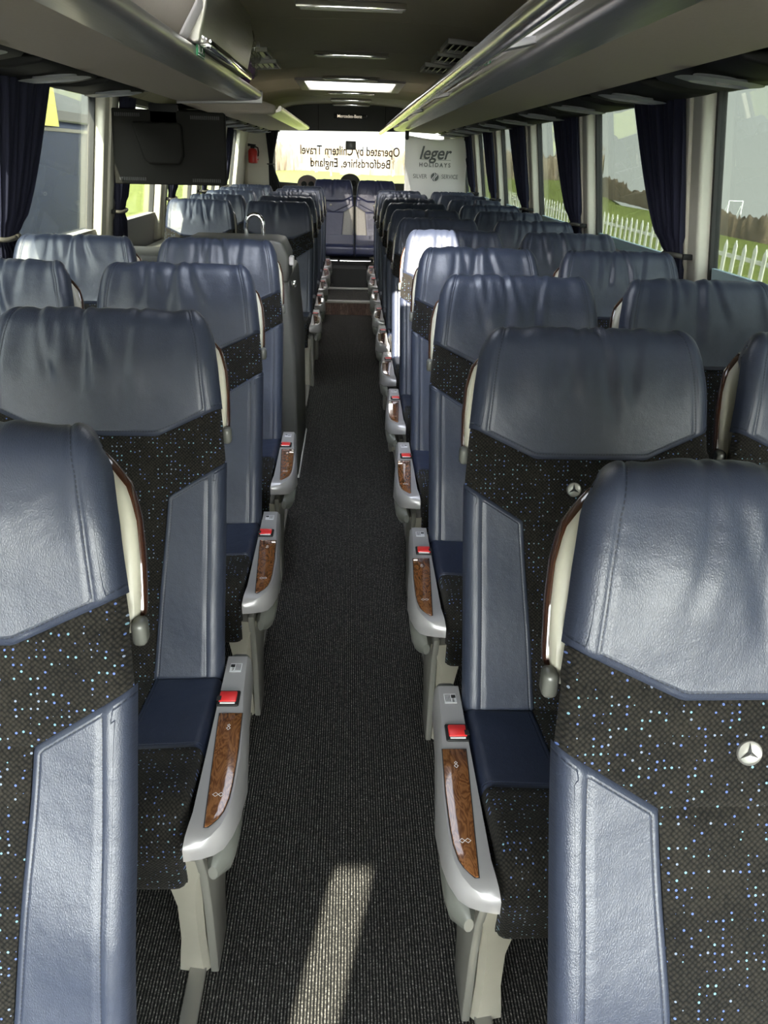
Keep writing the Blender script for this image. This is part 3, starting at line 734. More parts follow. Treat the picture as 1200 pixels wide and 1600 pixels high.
# ------------------------------------------------------------------ seats
R0 = .045; SA = .775
P0 = Vector((0.0, .45)); T = Vector((.369, .929)).normalized(); NRM = Vector((-T.y, T.x))   # (y, z)
def lerp_tab(tab, s):
    if s <= tab[0][0]: return tab[0][1]
    for (a, p), (b, q) in zip(tab, tab[1:]):
        if s <= b: return p + (q - p) * (s - a) / (b - a)
    return tab[-1][1]
WT = [(0, .262), (.5, .266), (.60, .257), (.70, .248), (.76, .239), (.80, .228), (.83, .217), (.87, .212), (.93, .222), (1.0, .24), (1.3, .25)]
def wdt(s): return lerp_tab(WT, s)
def back_pt(x, s, lift):
    if s <= SA: y, z = P0 + T * s + NRM * lift
    else:
        ph = (s - SA) / R0
        c = P0 + T * SA - NRM * R0
        if ph <= math.pi:
            d = NRM * math.cos(ph) + T * math.sin(ph); y, z = c + d * (R0 + lift)
        else:
            y, z = c - NRM * (R0 + lift) - T * (s - SA - math.pi * R0)
    return (x, y, z)
def back_off(x, s):
    o = .020 * math.exp(-((s - .70) / .12) ** 2)
    if s < .56: o += .012 * (abs(x) / .26) ** 3 - .004 * math.sin(s / .56 * math.pi)
    o += .008 * math.exp(-((s - .16) / .12) ** 2)
    return o
def edge_round(d, r, depth):
    if d >= r: return 0.0
    t = max(0.0, d) / r
    return -depth * (1 - math.sqrt(max(0.0, 1 - (1 - t) ** 2)))
CUSH = [(0.0, 0.0, .452)]
def cush_pt(x, t, lift):
    # t runs from the back of the cushion forward and down the front
    L1 = .335; R = .085
    if t <= L1: y, z, ny, nz = -t, .452 + .012 * t / L1, 0, 1
    elif t <= L1 + R * math.pi / 2:
        ph = (t - L1) / R; y = -L1 - R * math.sin(ph); z = .464 - R + R * math.cos(ph); ny, nz = -math.sin(ph), math.cos(ph)
    else:
        q = t - L1 - R * math.pi / 2; y = -L1 - R + q * .12; z = .464 - R - q; ny, nz = -1, 0
    return (x, y + ny * lift, z + nz * lift)
def nonuni(n, k=.55):
    # sampling of [0,1], denser near both ends
    return [.5 - .5 * math.cos(math.pi * (i / n)) * k - .5 * (1 - 2 * i / n) * (1 - k) for i in range(n + 1)]
def patch(xl, xr, lo, hi, surf, off, na, nb, seam=(1, 1, 1, 1), rnd=.010, depth=.007, crease=None, seam_side_off=(0, 0)):
    """grid patch between boundary curves; returns verts, faces, uv, seam-uv"""
    A = nonuni(na); B = nonuni(nb, .35)
    vs = []; uv = []; se = []
    for b in B:
        for a in A:
            s = lo(0) + (hi(0) - lo(0)) * b
            for _ in range(3):
                x = xl(s) + (xr(s) - xl(s)) * a
                s = lo(x) + (hi(x) - lo(x)) * b
            dl, dr, db, dt = x - xl(s), xr(s) - x, s - lo(x), hi(x) - s
            lift = off(x, s)
            d = min(dl, dr, db, dt)
            lift += edge_round(d, rnd, depth)
            if crease: lift += crease(x, s)
            vs.append(surf(x, s, lift)); uv.append((x, s))
            cand = []
            if seam[0]: cand.append((dl - seam_side_off[0], s))
            if seam[1]: cand.append((dr - seam_side_off[1], s))
            if seam[2]: cand.append((db, x))
            if seam[3]: cand.append((dt, x))
            pos = [c for c in cand if c[0] > -.004]
            c = min(pos, key=lambda q: q[0]) if pos else (cand and (cand[0]) or (1, 0))
            se.append((c[1] + 10, c[0]) if cand else (0, 1))
    W_ = na + 1
    fs = [(j * W_ + i, j * W_ + i + 1, (j + 1) * W_ + i + 1, (j + 1) * W_ + i) for j in range(nb) for i in range(na)]
    return vs, fs, uv, se
def patches_mesh(name, plist, material):
    V = []; F = []; U = []; S = []
    for vs, fs, uv, se in plist:
        n = len(V); V += vs; F += [tuple(i + n for i in f) for f in fs]; U += uv; S += se
    me = bpy.data.meshes.new(name); me.from_pydata(V, [], F); me.update()
    for nm, dat in (('UVMap', U), ('seam', S)):
        l = me.uv_layers.new(name=nm)
        for lp in me.loops: l.data[lp.index].uv = dat[lp.vertex_index]
    for p in me.polygons: p.use_smooth = True
    me.materials.append(material)
    # orient outward (towards -y / +z)
    if sum(p.normal.y for p in me.polygons) > 0 and name != 'x': me.flip_normals()
    return me

HBc, HBs, HBx = .545, .612, .118       # headrest lower edge: centre, side, inner corner
PTi, PTo, PXi = .412, .490, .140       # leather side panel top: inner, outer; inner x
def hb(x):
    a = abs(x)
    return HBc if a < HBx else HBc + (HBs - HBc) * (a - HBx) / (.262 - HBx)
def ptop(x):
    a = abs(x)
    return PTi if a < PXi else PTi + (PTo - PTi) * (a - PXi) / (.266 - PXi)
def pin(s): return .108 + (PXi - .108) * s / PTi
def ears(x, s, w):
    # rolled piping band along the outer edge
    e = w - abs(x)
    return edge_round(e, .032, .034) - .0035 * math.exp(-((e - .036) / .0035) ** 2)
def headrest_mesh(var):
    rnd_ = random.Random(10 + var)
    cr_ = []
    base = [(-.012, .0), (.012, 0)][var % 2][0]
    n_c = 5 + var
    for k in range(n_c):
        cx = base + (k - n_c / 2) * .034 + rnd_.uniform(-.012, .012)
        A = (.0075 if k == n_c // 2 else rnd_.uniform(.0022, .0045))
        cr_.append((cx, A, rnd_.uniform(.62, .70), rnd_.uniform(.006, .011), rnd_.uniform(-.25, .25), rnd_.uniform(0, 6)))
    cr_.append((rnd_.uniform(-.17, -.12), .004, .66, .02, .15, 1)); cr_.append((rnd_.uniform(.12, .17), .004, .66, .02, -.15, 2))
    def crease(x, s):
        o = 0
        if s > 1.0: return 0
        for cx, A, sm, w, sl, ph in cr_:
            c = cx + sl * (s - .78) + .004 * math.sin(s * 30 + ph)
            win = max(0, min(1, (s - sm + .05) / .08)) * max(0, min(1, (.90 - s) / .08))
            ww = w * (1 + 1.5 * max(0, .78 - s) * 4)
            o += A * win * (-math.exp(-((x - c) / ww) ** 2) + .7 * math.exp(-((x - c - 2 * ww) / (1.5 * ww)) ** 2))
        return o + .0015 * math.sin(x * 31 + s * 9 + var) * math.sin(s * 12)
    def off(x, s):
        w = wdt(s)
        o = back_off(x, s) + ears(x, s, w)
        if s < .64: o += 0
        if s > 1.0: o -= .004
        return o + .004
    return patches_mesh('headrest', [patch(lambda s: -wdt(s), wdt, hb, lambda x: 1.24, back_pt, off, 76, 88, seam=(1, 1, 1, 0), crease=crease, seam_side_off=(.0255, .0255), rnd=.008, depth=.006)], LEA)
def side_panel_mesh(sg, material=LEA):
    if sg > 0: xl, xr, sd, so = pin, wdt, (1, 1, 0, 1), (0, .0255)
    else: xl, xr, sd, so = (lambda s: -wdt(s)), (lambda s: -pin(s)), (1, 1, 0, 1), (.0255, 0)
    def off(x, s):
        return back_off(x, s) + ears(x, s, wdt(s)) + .003 + .0012 * math.sin(s * 23 + x * 20)
    return patches_mesh('side_panel', [patch(xl, xr, lambda x: 0.0, ptop, back_pt, off, 30, 44, seam=sd, seam_side_off=so, rnd=.009, depth=.007)], material)
def centre_mesh(material=KNIT):
    def off(x, s):
        o = back_off(x, s) + edge_round(wdt(s) - abs(x), .022, .03)
        if s < .41 and abs(x) < .14: o += .002
        o -= .003 * math.exp(-((abs(x) - .132) / .003) ** 2) * (1 if s > .40 else 0)
        if s > .42: o -= .0012 * math.exp(-((x + .035) / .004) ** 2)
        return o
    a = patch(lambda s: -wdt(s) + .001, lambda s: wdt(s) - .001, ptop, hb, back_pt, off, 52, 14, seam=(0, 0, 0, 0), rnd=.006, depth=.003)
    b = patch(lambda s: -pin(s), pin, lambda x: -.01, lambda x: PTi + .004, back_pt, off, 14, 26, seam=(0, 0, 0, 0), rnd=.006, depth=.004)
    return patches_mesh('backrest_cover', [a, b], material)
def body_mesh(name, ins_f, ins_b, thick, smin, smax, wadd, bulge, material):
    # closed block behind the covers: front line, arc over the top, back line
    prof = []
    n = 16
    ss = [smin + (smax - smin) * i / n for i in range(n + 1)]
    fr_ = [(s, back_pt(0, s, ins_f + (back_off(.2, s) if ins_f > -.03 else 0))) for s in ss]
    V = []; F = []
    rows = []
    for s, p in fr_:
        w = wdt(s) + wadd; y, z = p[1], p[2]
        by, bz = y + thick * (-NRM.x), z - thick * NRM.y
        row = [(-w + .012, y, z), (w - .012, y, z), (w, y - NRM.x * thick * .25, z - NRM.y * thick * .25), (w + bulge - .020, y - NRM.x * thick * .6, z - NRM.y * thick * .6),
               (w - .05, by, bz), (-w + .05, by, bz), (-w - bulge + .020, y - NRM.x * thick * .6, z - NRM.y * thick * .6), (-w, y - NRM.x * thick * .25, z - NRM.y * thick * .25)]
        rows.append(row)
    for r_ in rows: V += r_
    for j in range(n):
        for k in range(8): F.append((j * 8 + k, j * 8 + (k + 1) % 8, (j + 1) * 8 + (k + 1) % 8, (j + 1) * 8 + k))
    F.append(tuple(range(8))[::-1]); F.append(tuple(n * 8 + k for k in range(8)))
    me = MB().add(V, F).mesh(name, material, smooth=True)
    # planar UV for the speckle
    l = me.uv_layers.new(name='UVMap')
    for lp in me.loops:
        c = me.vertices[lp.vertex_index].co; l.data[lp.index].uv = (c.y * .8 + c.x * .2, c.z)
    return me
def cush_patches(material_top, material_knit):
    W2 = .262
    wl = lambda t: W2 - .012 * max(0, (t - .2)) / .3
    def off(x, t):
        return .004 + .010 * math.cos(min(1, abs(x) / .26) * math.pi / 2) * 0 + .010 * (abs(x) / .26) ** 2 * (1 if t < .4 else .3) + edge_round(wl(t) - abs(x), .022, .026)
    inn = lambda t: .112 - .05 * t
    tops = [patch(inn, wl, lambda x: 0.0, lambda x: .238, cush_pt, off, 24, 22, seam=(1, 0, 0, 1), rnd=.008, depth=.006),
            patch(lambda t: -wl(t), lambda t: -inn(t), lambda x: 0.0, lambda x: .238, cush_pt, off, 24, 22, seam=(0, 1, 0, 1), rnd=.008, depth=.006)]
    def off2(x, t):
        o = off(x, t)
        return o + .004 * math.exp(-((t - .26) / .03) ** 2)
    kn = [patch(lambda t: -inn(t), inn, lambda x: -.02, lambda x: .24, cush_pt, off2, 10, 14, seam=(0, 0, 0, 0), rnd=.006, depth=.003),
          patch(lambda t: -wl(t), wl, lambda x: .238, lambda x: .56, cush_pt, off2, 36, 26, seam=(0, 0, 0, 0), rnd=.006, depth=.004)]
    return tops, kn
def cushion_core():
    W2 = .246; V = []; F = []
    ts = [-.02, .1, .2, .3, .34, .37, .40, .43, .46, .50, .56]
    top = [cush_pt(0, t, -.012) for t in ts]
    n = len(ts)
    for sgn in (-1, 1):
        for p in top: V.append((sgn * W2, p[1], p[2]))
        V.append((sgn * W2, -.36, .315)); V.append((sgn * W2, .02, .33))
    m = n + 2
    F.append(tuple(range(m))); F.append(tuple(range(2 * m - 1, m - 1, -1)))
    for i in range(m): F.append((i, i + m, (i + 1) % m + m, (i + 1) % m))
    me = MB().add(V, F).mesh('cushion_core', KNIT)
    l = me.uv_layers.new(name='UVMap')
    for lp in me.loops:
        c = me.vertices[lp.vertex_index].co; l.data[lp.index].uv = (c.y, c.z)
    return me

HEADS = [headrest_mesh(k) for k in range(3)]
PANEL = {1: side_panel_mesh(1), -1: side_panel_mesh(-1)}
CENTRE = centre_mesh()
BODY = body_mesh('backrest_body', -.014, 0, .062, -.03, .80, -.004, .004, KNIT)
SHELL = body_mesh('back_shell', -.072, 0, .030, .03, .66, -.040, .002, CREAM)
TOPS, KN = cush_patches(None, None)
CTS = [patches_mesh('cushion_leather', [q], LEA_D) for q in TOPS]
for c_ in CTS:
    if sum(p.normal.z for p in c_.polygons) < 0: c_.flip_normals()
CK = patches_mesh('cushion_cover', KN, KNIT)
if sum(p.normal.z for p in CK.polygons) < 0: CK.flip_normals()
CORE = cushion_core()

# star badge
def badge_meshes():
    r = .0155
    d = MB().lathe([(r * 1.0, 0), (r, .002), (r * .93, .0034), (r * .86, .0026), (r * .80, .0020)], (0, 0, 0), 28)
    disc = d.mesh('badge_disc', mat('badge_silver', (.42, .41, .38), .35, metal=.7), smooth='auto')
    st = MB()
    for k in range(3):
        a = math.pi / 2 + k * 2 * math.pi / 3
        tip = (r * .84 * math.cos(a), r * .84 * math.sin(a)); l = (r * .20 * math.cos(a + math.pi / 3), r * .20 * math.sin(a + math.pi / 3)); q = (r * .20 * math.cos(a - math.pi / 3), r * .20 * math.sin(a - math.pi / 3))
        st.add([(tip[0], tip[1], .0026), (l[0], l[1], .0026), (q[0], q[1], .0026), (0, 0, .0052)], [(0, 1, 3), (0, 3, 2), (1, 2, 3)])
    star = st.mesh('badge_star', mat('badge_star', (.10, .10, .10), .25, metal=.6))
    return disc, star
DISC, STAR = badge_meshes()

# raised armrest beside the back (aisle side = -x for the right-hand seats)
def arm_meshes(sg):
    path = []
    for k in range(17):
        t = k / 16
        tab = [(0, (.262, .272, .940)), (.12, (.264, .279, .965)), (.4, (.262, .298, 1.025)), (.62, (.256, .318, 1.075)), (.8, (.243, .338, 1.115)), (1, (.205, .366, 1.150))]
        x, y, z = (lerp_tab([(a_, b_[q]) for a_, b_ in tab], t) for q in range(3))
        path.append((x - .018, y, z))
    n = len(path)
    def loft(rad_x0, rad_x1, ry, k0, xs_, yo_=0):
        V = []; F = []
        for k in range(k0, n):
            x, y, z = path[k]; t = k / (n - 1); sc = .75 + .35 * math.sin(min(1, t * 1.3) * math.pi / 2)
            if k == n - 1: sc *= .6
            for i in range(12):
                th = 2 * math.pi * i / 12; c, s_ = math.cos(th), math.sin(th)
                dx = (rad_x1 if c > 0 else rad_x0) * math.copysign(abs(c) ** .7, c) * sc
                V.append((sg * (x + xs_ + dx), y + yo_ + ry * math.copysign(abs(s_) ** .7, s_), z))
        m_ = n - k0
        for k in range(m_ - 1):
            for i in range(12): F.append((k * 12 + i, k * 12 + (i + 1) % 12, (k + 1) * 12 + (i + 1) % 12, (k + 1) * 12 + i))
        F.append(tuple(range(12))[::-1]); F.append(tuple((m_ - 1) * 12 + i for i in range(12)))
        return V, F
    a = MB().add(*loft(.022, .016, .019, 0, .0)).mesh('raised_armrest', CREAM, smooth='auto')
    b = MB().add(*loft(.004, .0085, .012, 1, .0125, .010)).mesh('armrest_wood', DARKWOOD, smooth='auto')
    c = MB().box(*sorted((sg * .252, sg * .272)), .240, .268, .925, .962).mesh('armrest_hinge', GREYP, bevel=.008, seg=3)
    return a, b, c
# side console (fixed armrest box on the aisle side)
XO = [(-.456, .266), (-.449, .292), (-.438, .312), (-.42, .326), (-.39, .335), (-.35, .339), (-.25, .339), (-.15, .331), (-.05, .321), (.07, .316)]
def xo(y): return lerp_tab(XO, y)
IO = [(-.424, .298), (-.416, .306), (-.405, .314), (-.39, .321), (-.36, .3265), (-.32, .3285), (-.24, .3275), (-.13, .322)]
def xin(y): return .275 + .018 * max(0, min(1, (-.14 - y) / .29))
def console_meshes(sg):
    ysx = [.062, .0, -.06, -.12, -.18, -.25, -.30, -.35, -.39, -.42, -.438, -.449, -.456]
    V = []; F = []
    sec = []
    for y in ysx:
        zt = .472 - .018 * (.062 - y) / .53 - (0 if y > -.42 else .018 * ((-.42 - y) / .036) ** 2)
        zb = .375 - (.02 if y < -.2 else 0) - (.0 if y > -.05 else .01)
        if y < -.25: zb += .062 * ((-.25 - y) / .2)
        xi = .2665 - (0 if y > -.40 else .010 * (-.40 - y) / .075)
        x_ = max(xo(y), xi + .008)
        sec.append([(sg * xi, y, zb), (sg * xi, y, zt), (sg * (x_ - .006), y, zt), (sg * (x_ + .002), y, zt - .010), (sg * (x_ + .004), y, zb + .02), (sg * (x_ - .004), y, zb)])
    for r_ in sec: V += r_
    m = 6
    for j in range(len(sec) - 1):
        for k in range(m): F.append((j * m + k, j * m + (k + 1) % m, (j + 1) * m + (k + 1) % m, (j + 1) * m + k))
    F.append(tuple(range(m))); F.append(tuple((len(sec) - 1) * m + k for k in range(m))[::-1])
    shell = MB().add(V, F).mesh('side_console', SILVERP, smooth='auto')
    # wood inlay
    top = lambda y: .472 - .018 * (.062 - y) / .53
    yy = [-.132, -.18, -.24, -.29, -.33, -.36, -.39, -.405, -.416, -.424]
    V = []; F = []
    for y in yy:
        xi = xin(y); x_ = lerp_tab(IO, y)
        for (x, z) in ((xi, top(y) - .01), (xi, top(y) + .0022), (x_, top(y) + .0022), (x_, top(y) - .01)): V.append((sg * x, y, z))
    for j in range(len(yy) - 1):
        for k in range(4): F.append((j * 4 + k, j * 4 + (k + 1) % 4, (j + 1) * 4 + (k + 1) % 4, (j + 1) * 4 + k))
    F.append((0, 1, 2, 3)); e = (len(yy) - 1) * 4; F.append((e + 3, e + 2, e + 1, e))
    inlay = MB().add(V, F).mesh('wood_inlay', VENEER, bevel=.0012)
    V2 = []
    # dark rim below the inlay
    rim = MB()
    for j in range(len(yy) - 1):
        ya, yb = yy[j], yy[j + 1]
        e_ = .0016
        rim.add([(sg * (xin(ya) - e_), ya + (e_ if j == 0 else 0), top(ya) + .0008), (sg * (lerp_tab(IO, ya) + e_), ya + (e_ if j == 0 else 0), top(ya) + .0008),
                 (sg * (lerp_tab(IO, yb) + e_), yb - (e_ if j == len(yy) - 2 else 0), top(yb) + .0008), (sg * (xin(yb) - e_), yb - (e_ if j == len(yy) - 2 else 0), top(yb) + .0008)], [(0, 1, 2, 3)])
    rimm = rim.mesh('inlay_rim', INK)
    def diamonds(lst):
        mb_ = MB()
        V = []; F = []
        for cx, cy, a, b, w in lst:
            z = top(cy) + .0026; n0 = len(V)
            o_ = [(cx - a, cy), (cx, cy + b), (cx + a, cy), (cx, cy - b)]; i_ = [(cx - a + w * 1.6, cy), (cx, cy + b - w * 1.4), (cx + a - w * 1.6, cy), (cx, cy - b + w * 1.4)]
            V += [(sg * x, y, z) for x, y in o_ + i_]; F += [tuple(n0 + q for q in (k, (k + 1) % 4, 4 + (k + 1) % 4, 4 + k)) for k in range(4)]
        return mb_.add(V, F).mesh('recline_mark', WHITEINK)
    mk = [diamonds([(.300, -.178, .0045, .006, .001), (.300, -.170, .0035, .0045, .001)]), diamonds([(.301, -.352, .0060, .0055, .001), (.311, -.352, .0055, .0055, .001)])]
    # buckle
    zt = top(-.085)
    bf = MB().box(*sorted((sg * .264, sg * .311)), -.110, -.060, zt - .012, zt + .004).mesh('buckle_frame', BLACKP, bevel=.004)
    bb = MB().box(*sorted((sg * .268, sg * .305)), -.101, -.067, zt, zt + .0075).mesh('buckle_button', RED, bevel=.003)
    bw = MB().box(*sorted((sg * .272, sg * .303)), -.1065, -.1030, zt + .002, zt + .0055).mesh('buckle_line', WHITEINK)
    bd = MB().box(*sorted((sg * .264, sg * .273)), -.099, -.086, zt + .005, zt + .0085).mesh('buckle_slot', INK)
    zt = top(.02)
    sl = MB().box(*sorted((sg * .276, sg * .302)), .004, .036, zt, zt + .0008).mesh('seat_label', STICK)
    ik = MB()
    ik.box(*sorted((sg * .277, sg * .2865)), .022, .032, zt + .0008, zt + .0011)
    for q in range(4): ik.box(*sorted((sg * (.289 + q * .003), sg * (.2903 + q * .003))), .010, .033, zt + .0008, zt + .0011)
    ikm = ik.mesh('label_print', INK)
    return dict(shell=shell, inlay=inlay, rim=rimm, marks=mk, bf=bf, bb=bb, bw=bw, bd=bd, sl=sl, ik=ikm)
def leg_meshes(sg):
    st = [(.0, .204, .266, -.375, -.315), (.03, .206, .264, -.375, -.318), (.10, .214, .262, -.378, -.32), (.20, .216, .264, -.385, -.31), (.27, .206, .270, -.392, -.28), (.32, .186, .284, -.400, -.22), (.35, .165, .290, -.405, -.18)]
    V = []; F = []
    for z, a, b, c, d in st: V += [(sg * a, c + .008, z), (sg * (b - .012), c, z), (sg * b, c + .012, z), (sg * b, d, z), (sg * a, d, z)]
    for j in range(len(st) - 1):
        for k in range(5): F.append((j * 5 + k, j * 5 + (k + 1) % 5, (j + 1) * 5 + (k + 1) % 5, (j + 1) * 5 + k))
    F.append(tuple(range(5))[::-1]); F.append(tuple((len(st) - 1) * 5 + k for k in range(5)))
    leg = MB().add(V, F).mesh('front_leg', CREAMCAST, smooth='auto')
    # aisle-side panel with an arched outline
    prof = [(-.42, .375), (-.395, .30), (-.382, .20), (-.375, .0), (-.27, .0), (-.25, .10), (-.20, .19), (-.12, .25), (-.02, .30), (.07, .32), (.075, .375)]
    side = MB().prism(prof, 'x', sg * .267, sg * .284).mesh('side_frame', GREYFRAME, bevel=.004)
    bump = MB()
    n = 10; V = []; F = []
    for k in range(n + 1):
        t = k / n; y = -.440 + .235 * t
        h = .033 * math.sin(math.pi * min(1, .12 + .88 * (1 - t)) * .5 + .0) if t < 1 else .004
        w = .020 * (1 - t) ** .5 + .004; zc = .362 + .05 * t
        if k == 0: w *= .35; h *= .5
        xb = xo(max(y, -.43)) - .014
        for i in range(10):
            th = 2 * math.pi * i / 10
            V.append((sg * (xb + w * math.cos(th)), y, zc + h * math.sin(th)))
    for k in range(n):
        for i in range(10): F.append((k * 10 + i, k * 10 + (i + 1) % 10, (k + 1) * 10 + (i + 1) % 10, (k + 1) * 10 + i))
    F.append(tuple(range(10))[::-1]); F.append(tuple(n * 10 + i for i in range(10)))
    bmp = MB().add(V, F).mesh('bump_guard', GREYP, smooth='auto')
    und = MB().box(-.24, .24, -.34, .02, .305, .335).mesh('seat_pan', BLACKP, bevel=.008)
    cv = MB().prism([(.045, .34), (.10, .34), (.105, .40), (.10, .445), (.085, .462), (.065, .466), (.045, .462)], 'x', sg * .270, sg * .312).mesh('pivot_cover', GREYP, bevel=.010, seg=3)
    return leg, side, bmp, und, cv
ARM = {k: arm_meshes(k) for k in (-1, 1)}
CON = {k: console_meshes(k) for k in (-1, 1)}
LEG = {k: leg_meshes(k) for k in (-1, 1)}
SWL = mat('seat_rail_metal', (.30, .29, .27), .4, metal=.7)

def make_seat(sg, aisle, var):
    """sg: side of the aisle seen from the seat (-1: aisle on its -x side)"""
    r = empty('coach_seat', (0, 0, 0), 'coach seat', 'seat', 'navy coach seats')
    link('headrest', HEADS[var], None, r)
    bc = link('backrest_cover', CENTRE, None, r)
    link('side_panel', PANEL[1], None, r); link('side_panel', PANEL[-1], None, r)
    link('backrest_body', BODY, None, r); link('back_shell', SHELL, None, r)
    link('cushion_leather', CTS[0], None, r); link('cushion_leather', CTS[1], None, r); link('cushion_cover', CK, None, r); link('cushion_core', CORE, None, r)
    bx_, bs_ = -.033, .481
    d = link('badge', DISC, None, r); p = back_pt(bx_, bs_, back_off(bx_, bs_) + .000)
    d.location = p; d.rotation_mode = 'QUATERNION'; d.rotation_quaternion = Vector((0, NRM.x, NRM.y)).to_track_quat('Z', 'Y')
    link('badge_star', STAR, None, d)
    a, b, c = ARM[sg]
    am = link('raised_armrest', a, None, r); link('armrest_wood', b, None, am); link('armrest_hinge', c, None, am)
    leg, side, bmp, und, cv = LEG[sg]
    link('front_leg', leg, None, r); link('seat_pan', und, None, r)
    if aisle:
        link('side_frame', side, None, r); link('pivot_cover', cv, None, r)
        C = CON[sg]
        s_ = link('side_console', C['shell'], None, r)
        link('wood_inlay', C['inlay'], None, s_); link('inlay_rim', C['rim'], None, s_); link('recline_mark', C['marks'][0], None, s_); link('recline_mark', C['marks'][1], None, s_)
        link('buckle_frame', C['bf'], None, s_); link('buckle_button', C['bb'], None, s_); link('buckle_line', C['bw'], None, s_); link('buckle_slot', C['bd'], None, s_)
        link('seat_label', C['sl'], None, s_); link('label_print', C['ik'], None, s_)
        link('bump_guard', bmp, None, r)
    return r
PROTO = {}
ORD = ['frontmost', 'second', 'third', 'fourth', 'fifth', 'sixth', 'seventh', 'eighth', 'ninth', 'tenth', 'eleventh']
def put_seat(x, y, sg, aisle, var, label, rot=0.0):
    k = (sg, aisle, var)
    if k not in PROTO: o = PROTO[k] = make_seat(sg, aisle, var)
    else: o = copy_tree(PROTO[k])
    o.location = (x, y, 0); o.rotation_euler = (0, 0, rot); o['label'] = label
    return o
JR = 1.322
n_seat = 0
for n in range(-1, 10):
    extra = {-1: ', cut by the photo edge, brightly lit', 3: ', its left half white with sunlight', 9: ', in front of the white banner'}.get(n, '')
    put_seat(.526, JR + .8 * n, -1, True, (n + 1) % 3, 'right aisle seat, %s in its row line%s' % (ORD[n + 1], extra))
for n in range(0, 10):
    put_seat(1.096, JR + .8 * n, -1, False, (n + 2) % 3, 'right window seat, %s in its row line from the camera' % ORD[n])
JL = JR + .111
LN = {-1: 'left aisle seat nearest the camera, cut by the left photo edge', 0: 'left aisle seat second from the camera, its star badge in view', 1: 'left aisle seat third from the camera, two rows before the partition', 2: 'left aisle seat directly in front of the grey partition'}
for n in range(-1, 3): put_seat(-.526, JL + .8 * n, 1, n >= 0, (n + 2) % 3, LN[n])
put_seat(-1.096, JL + .8, 1, False, 1, 'left window seat cut by the photo edge, next to the curtain tie')
put_seat(-1.096, JL + 1.6, 1, False, 0, 'left window seat with a sunlit grey patch, below the big left window')
JB = 5.79 + .085
for n in range(5):
    put_seat(-.526, JB + .8 * n, 1, True, n % 3, 'left aisle seat behind the partition, %s of five' % ORD[n])
for n in range(5):
    put_seat(-1.096, JB + .8 * n, 1, False, (n + 1) % 3, 'left window seat beyond the monitor, %s of five' % ORD[n])
# numbers printed on the two nearest armrest labels
for s, y, tx in ((1, JR, ('6', '5')), (-1, JL, ('8', '7'))):
    host = [o for o in COL.objects if o.name.startswith('coach_seat') and abs(o.location.x - s * .526) < .01 and abs(o.location.y - y) < .01][0]
    con = [o for o in host.children if o.name.startswith('side_console')][0]
    for q, ch in enumerate(tx):
        me = text_mesh(ch, .011, INK, extrude=.0002)
        for v in me.vertices: v.co = Vector((v.co.x * s * -1 if False else v.co.x, v.co.y, v.co.z))
        t_ = link('seat_number', me, None, con, (-s * .283, .017 - .011 * q + .005, .4722))

# ------------------------------------------------------------------ rear bench
BW = patches_mesh('side_panel', [patch(pin, wdt, lambda x: 0.0, ptop, back_pt, lambda x, s: back_off(x, s) + ears(x, s, wdt(s)) + .003, 20, 24, seam=(1, 1, 0, 1), seam_side_off=(0, .0255))], LEA_G)
BWm = patches_mesh('side_panel', [patch(lambda s: -wdt(s), lambda s: -pin(s), lambda x: 0.0, ptop, back_pt, lambda x, s: back_off(x, s) + ears(x, s, wdt(s)) + .003, 20, 24, seam=(1, 1, 0, 1), seam_side_off=(.0255, 0))], LEA_G)
BN = side_panel_mesh(-1, LEA_B); BN2 = side_panel_mesh(1, LEA_B); BC = centre_mesh(LEA_B)
HB_ = HEADS[0].copy(); HB_.materials.clear(); HB_.materials.append(LEA_B)
BODYB = BODY.copy(); BODYB.materials.clear(); BODYB.materials.append(BLACKCLOTH)
def vband():
    # pointed yoke panel below the headrest
    lo = lambda x: .40 + .12 * abs(x) / .25; hi = lambda x: hb(x) - .004
    return patches_mesh('yoke_panel', [patch(lambda s: -.215, lambda s: .215, lo, hi, back_pt, lambda x, s: back_off(x, s) + .007, 24, 12, seam=(1, 1, 1, 1))], LEA_B)
YOKE = vband()
def bench_cushion():
    m_ = MB()
    pr = [(0.02, .10), (.02, -.02), (-.40, .005), (-.43, -.005), (-.45, -.03), (-.45, -.10), (-.42, -.125), (-.05, -.125)]
    return MB().prism(pr, 'x', -.272, .272).mesh('bench_cushion', LEA_B, bevel=.022, seg=4)
BCU = bench_cushion()
for i, (x, lab) in enumerate(((-.20, 'rear bench seat left of the aisle centre, star badge on its pointed yoke'), (.325, 'rear bench seat right of the aisle centre, partly hidden by a lit seat'), (-.79, 'rear bench seat hidden behind the left seat rows'), (.905, 'rear bench seat hidden behind the right seat rows'))):
    if i > 1: continue
    b = empty('coach_seat', (x, 9.97, .115), lab, 'seat', 'rear bench seats'); b.scale = (.95, .95, .95)
    link('headrest', HB_, None, b); link('backrest_body', BODYB, None, b); link('yoke_panel', YOKE, None, b); link('backrest_cover', BC, None, b)
    link('side_panel', BW if i == 0 else BN2, None, b); link('side_panel', BN if i == 0 else BWm, None, b)
    link('bench_cushion', BCU, None, b, (0, 0, .475))
    d = link('badge', DISC, None, b); p = back_pt(-.03, .49, .014); d.location = p; d.rotation_mode = 'QUATERNION'; d.rotation_quaternion = Vector((0, NRM.x, NRM.y)).to_track_quat('Z', 'Y')
    link('badge_star', STAR, None, d)
pl = empty('bench_plinth', (0, 9.72, .145), 'dark box plinth carrying the rear bench, with a metal bar along its front', 'plinth')
MB().box(-.18, .20, -.56, -.2, 0, .215).box(-.235, .24, -.2, .1, 0, .28).build('plinth_box', mat('plinth_black', (.02, .02, .02), .6), pl)
MB().tube([(-.6, -.24, .262), (.7, -.24, .262)], .010, 10).build('front_bar', CHROME, pl, smooth='auto')
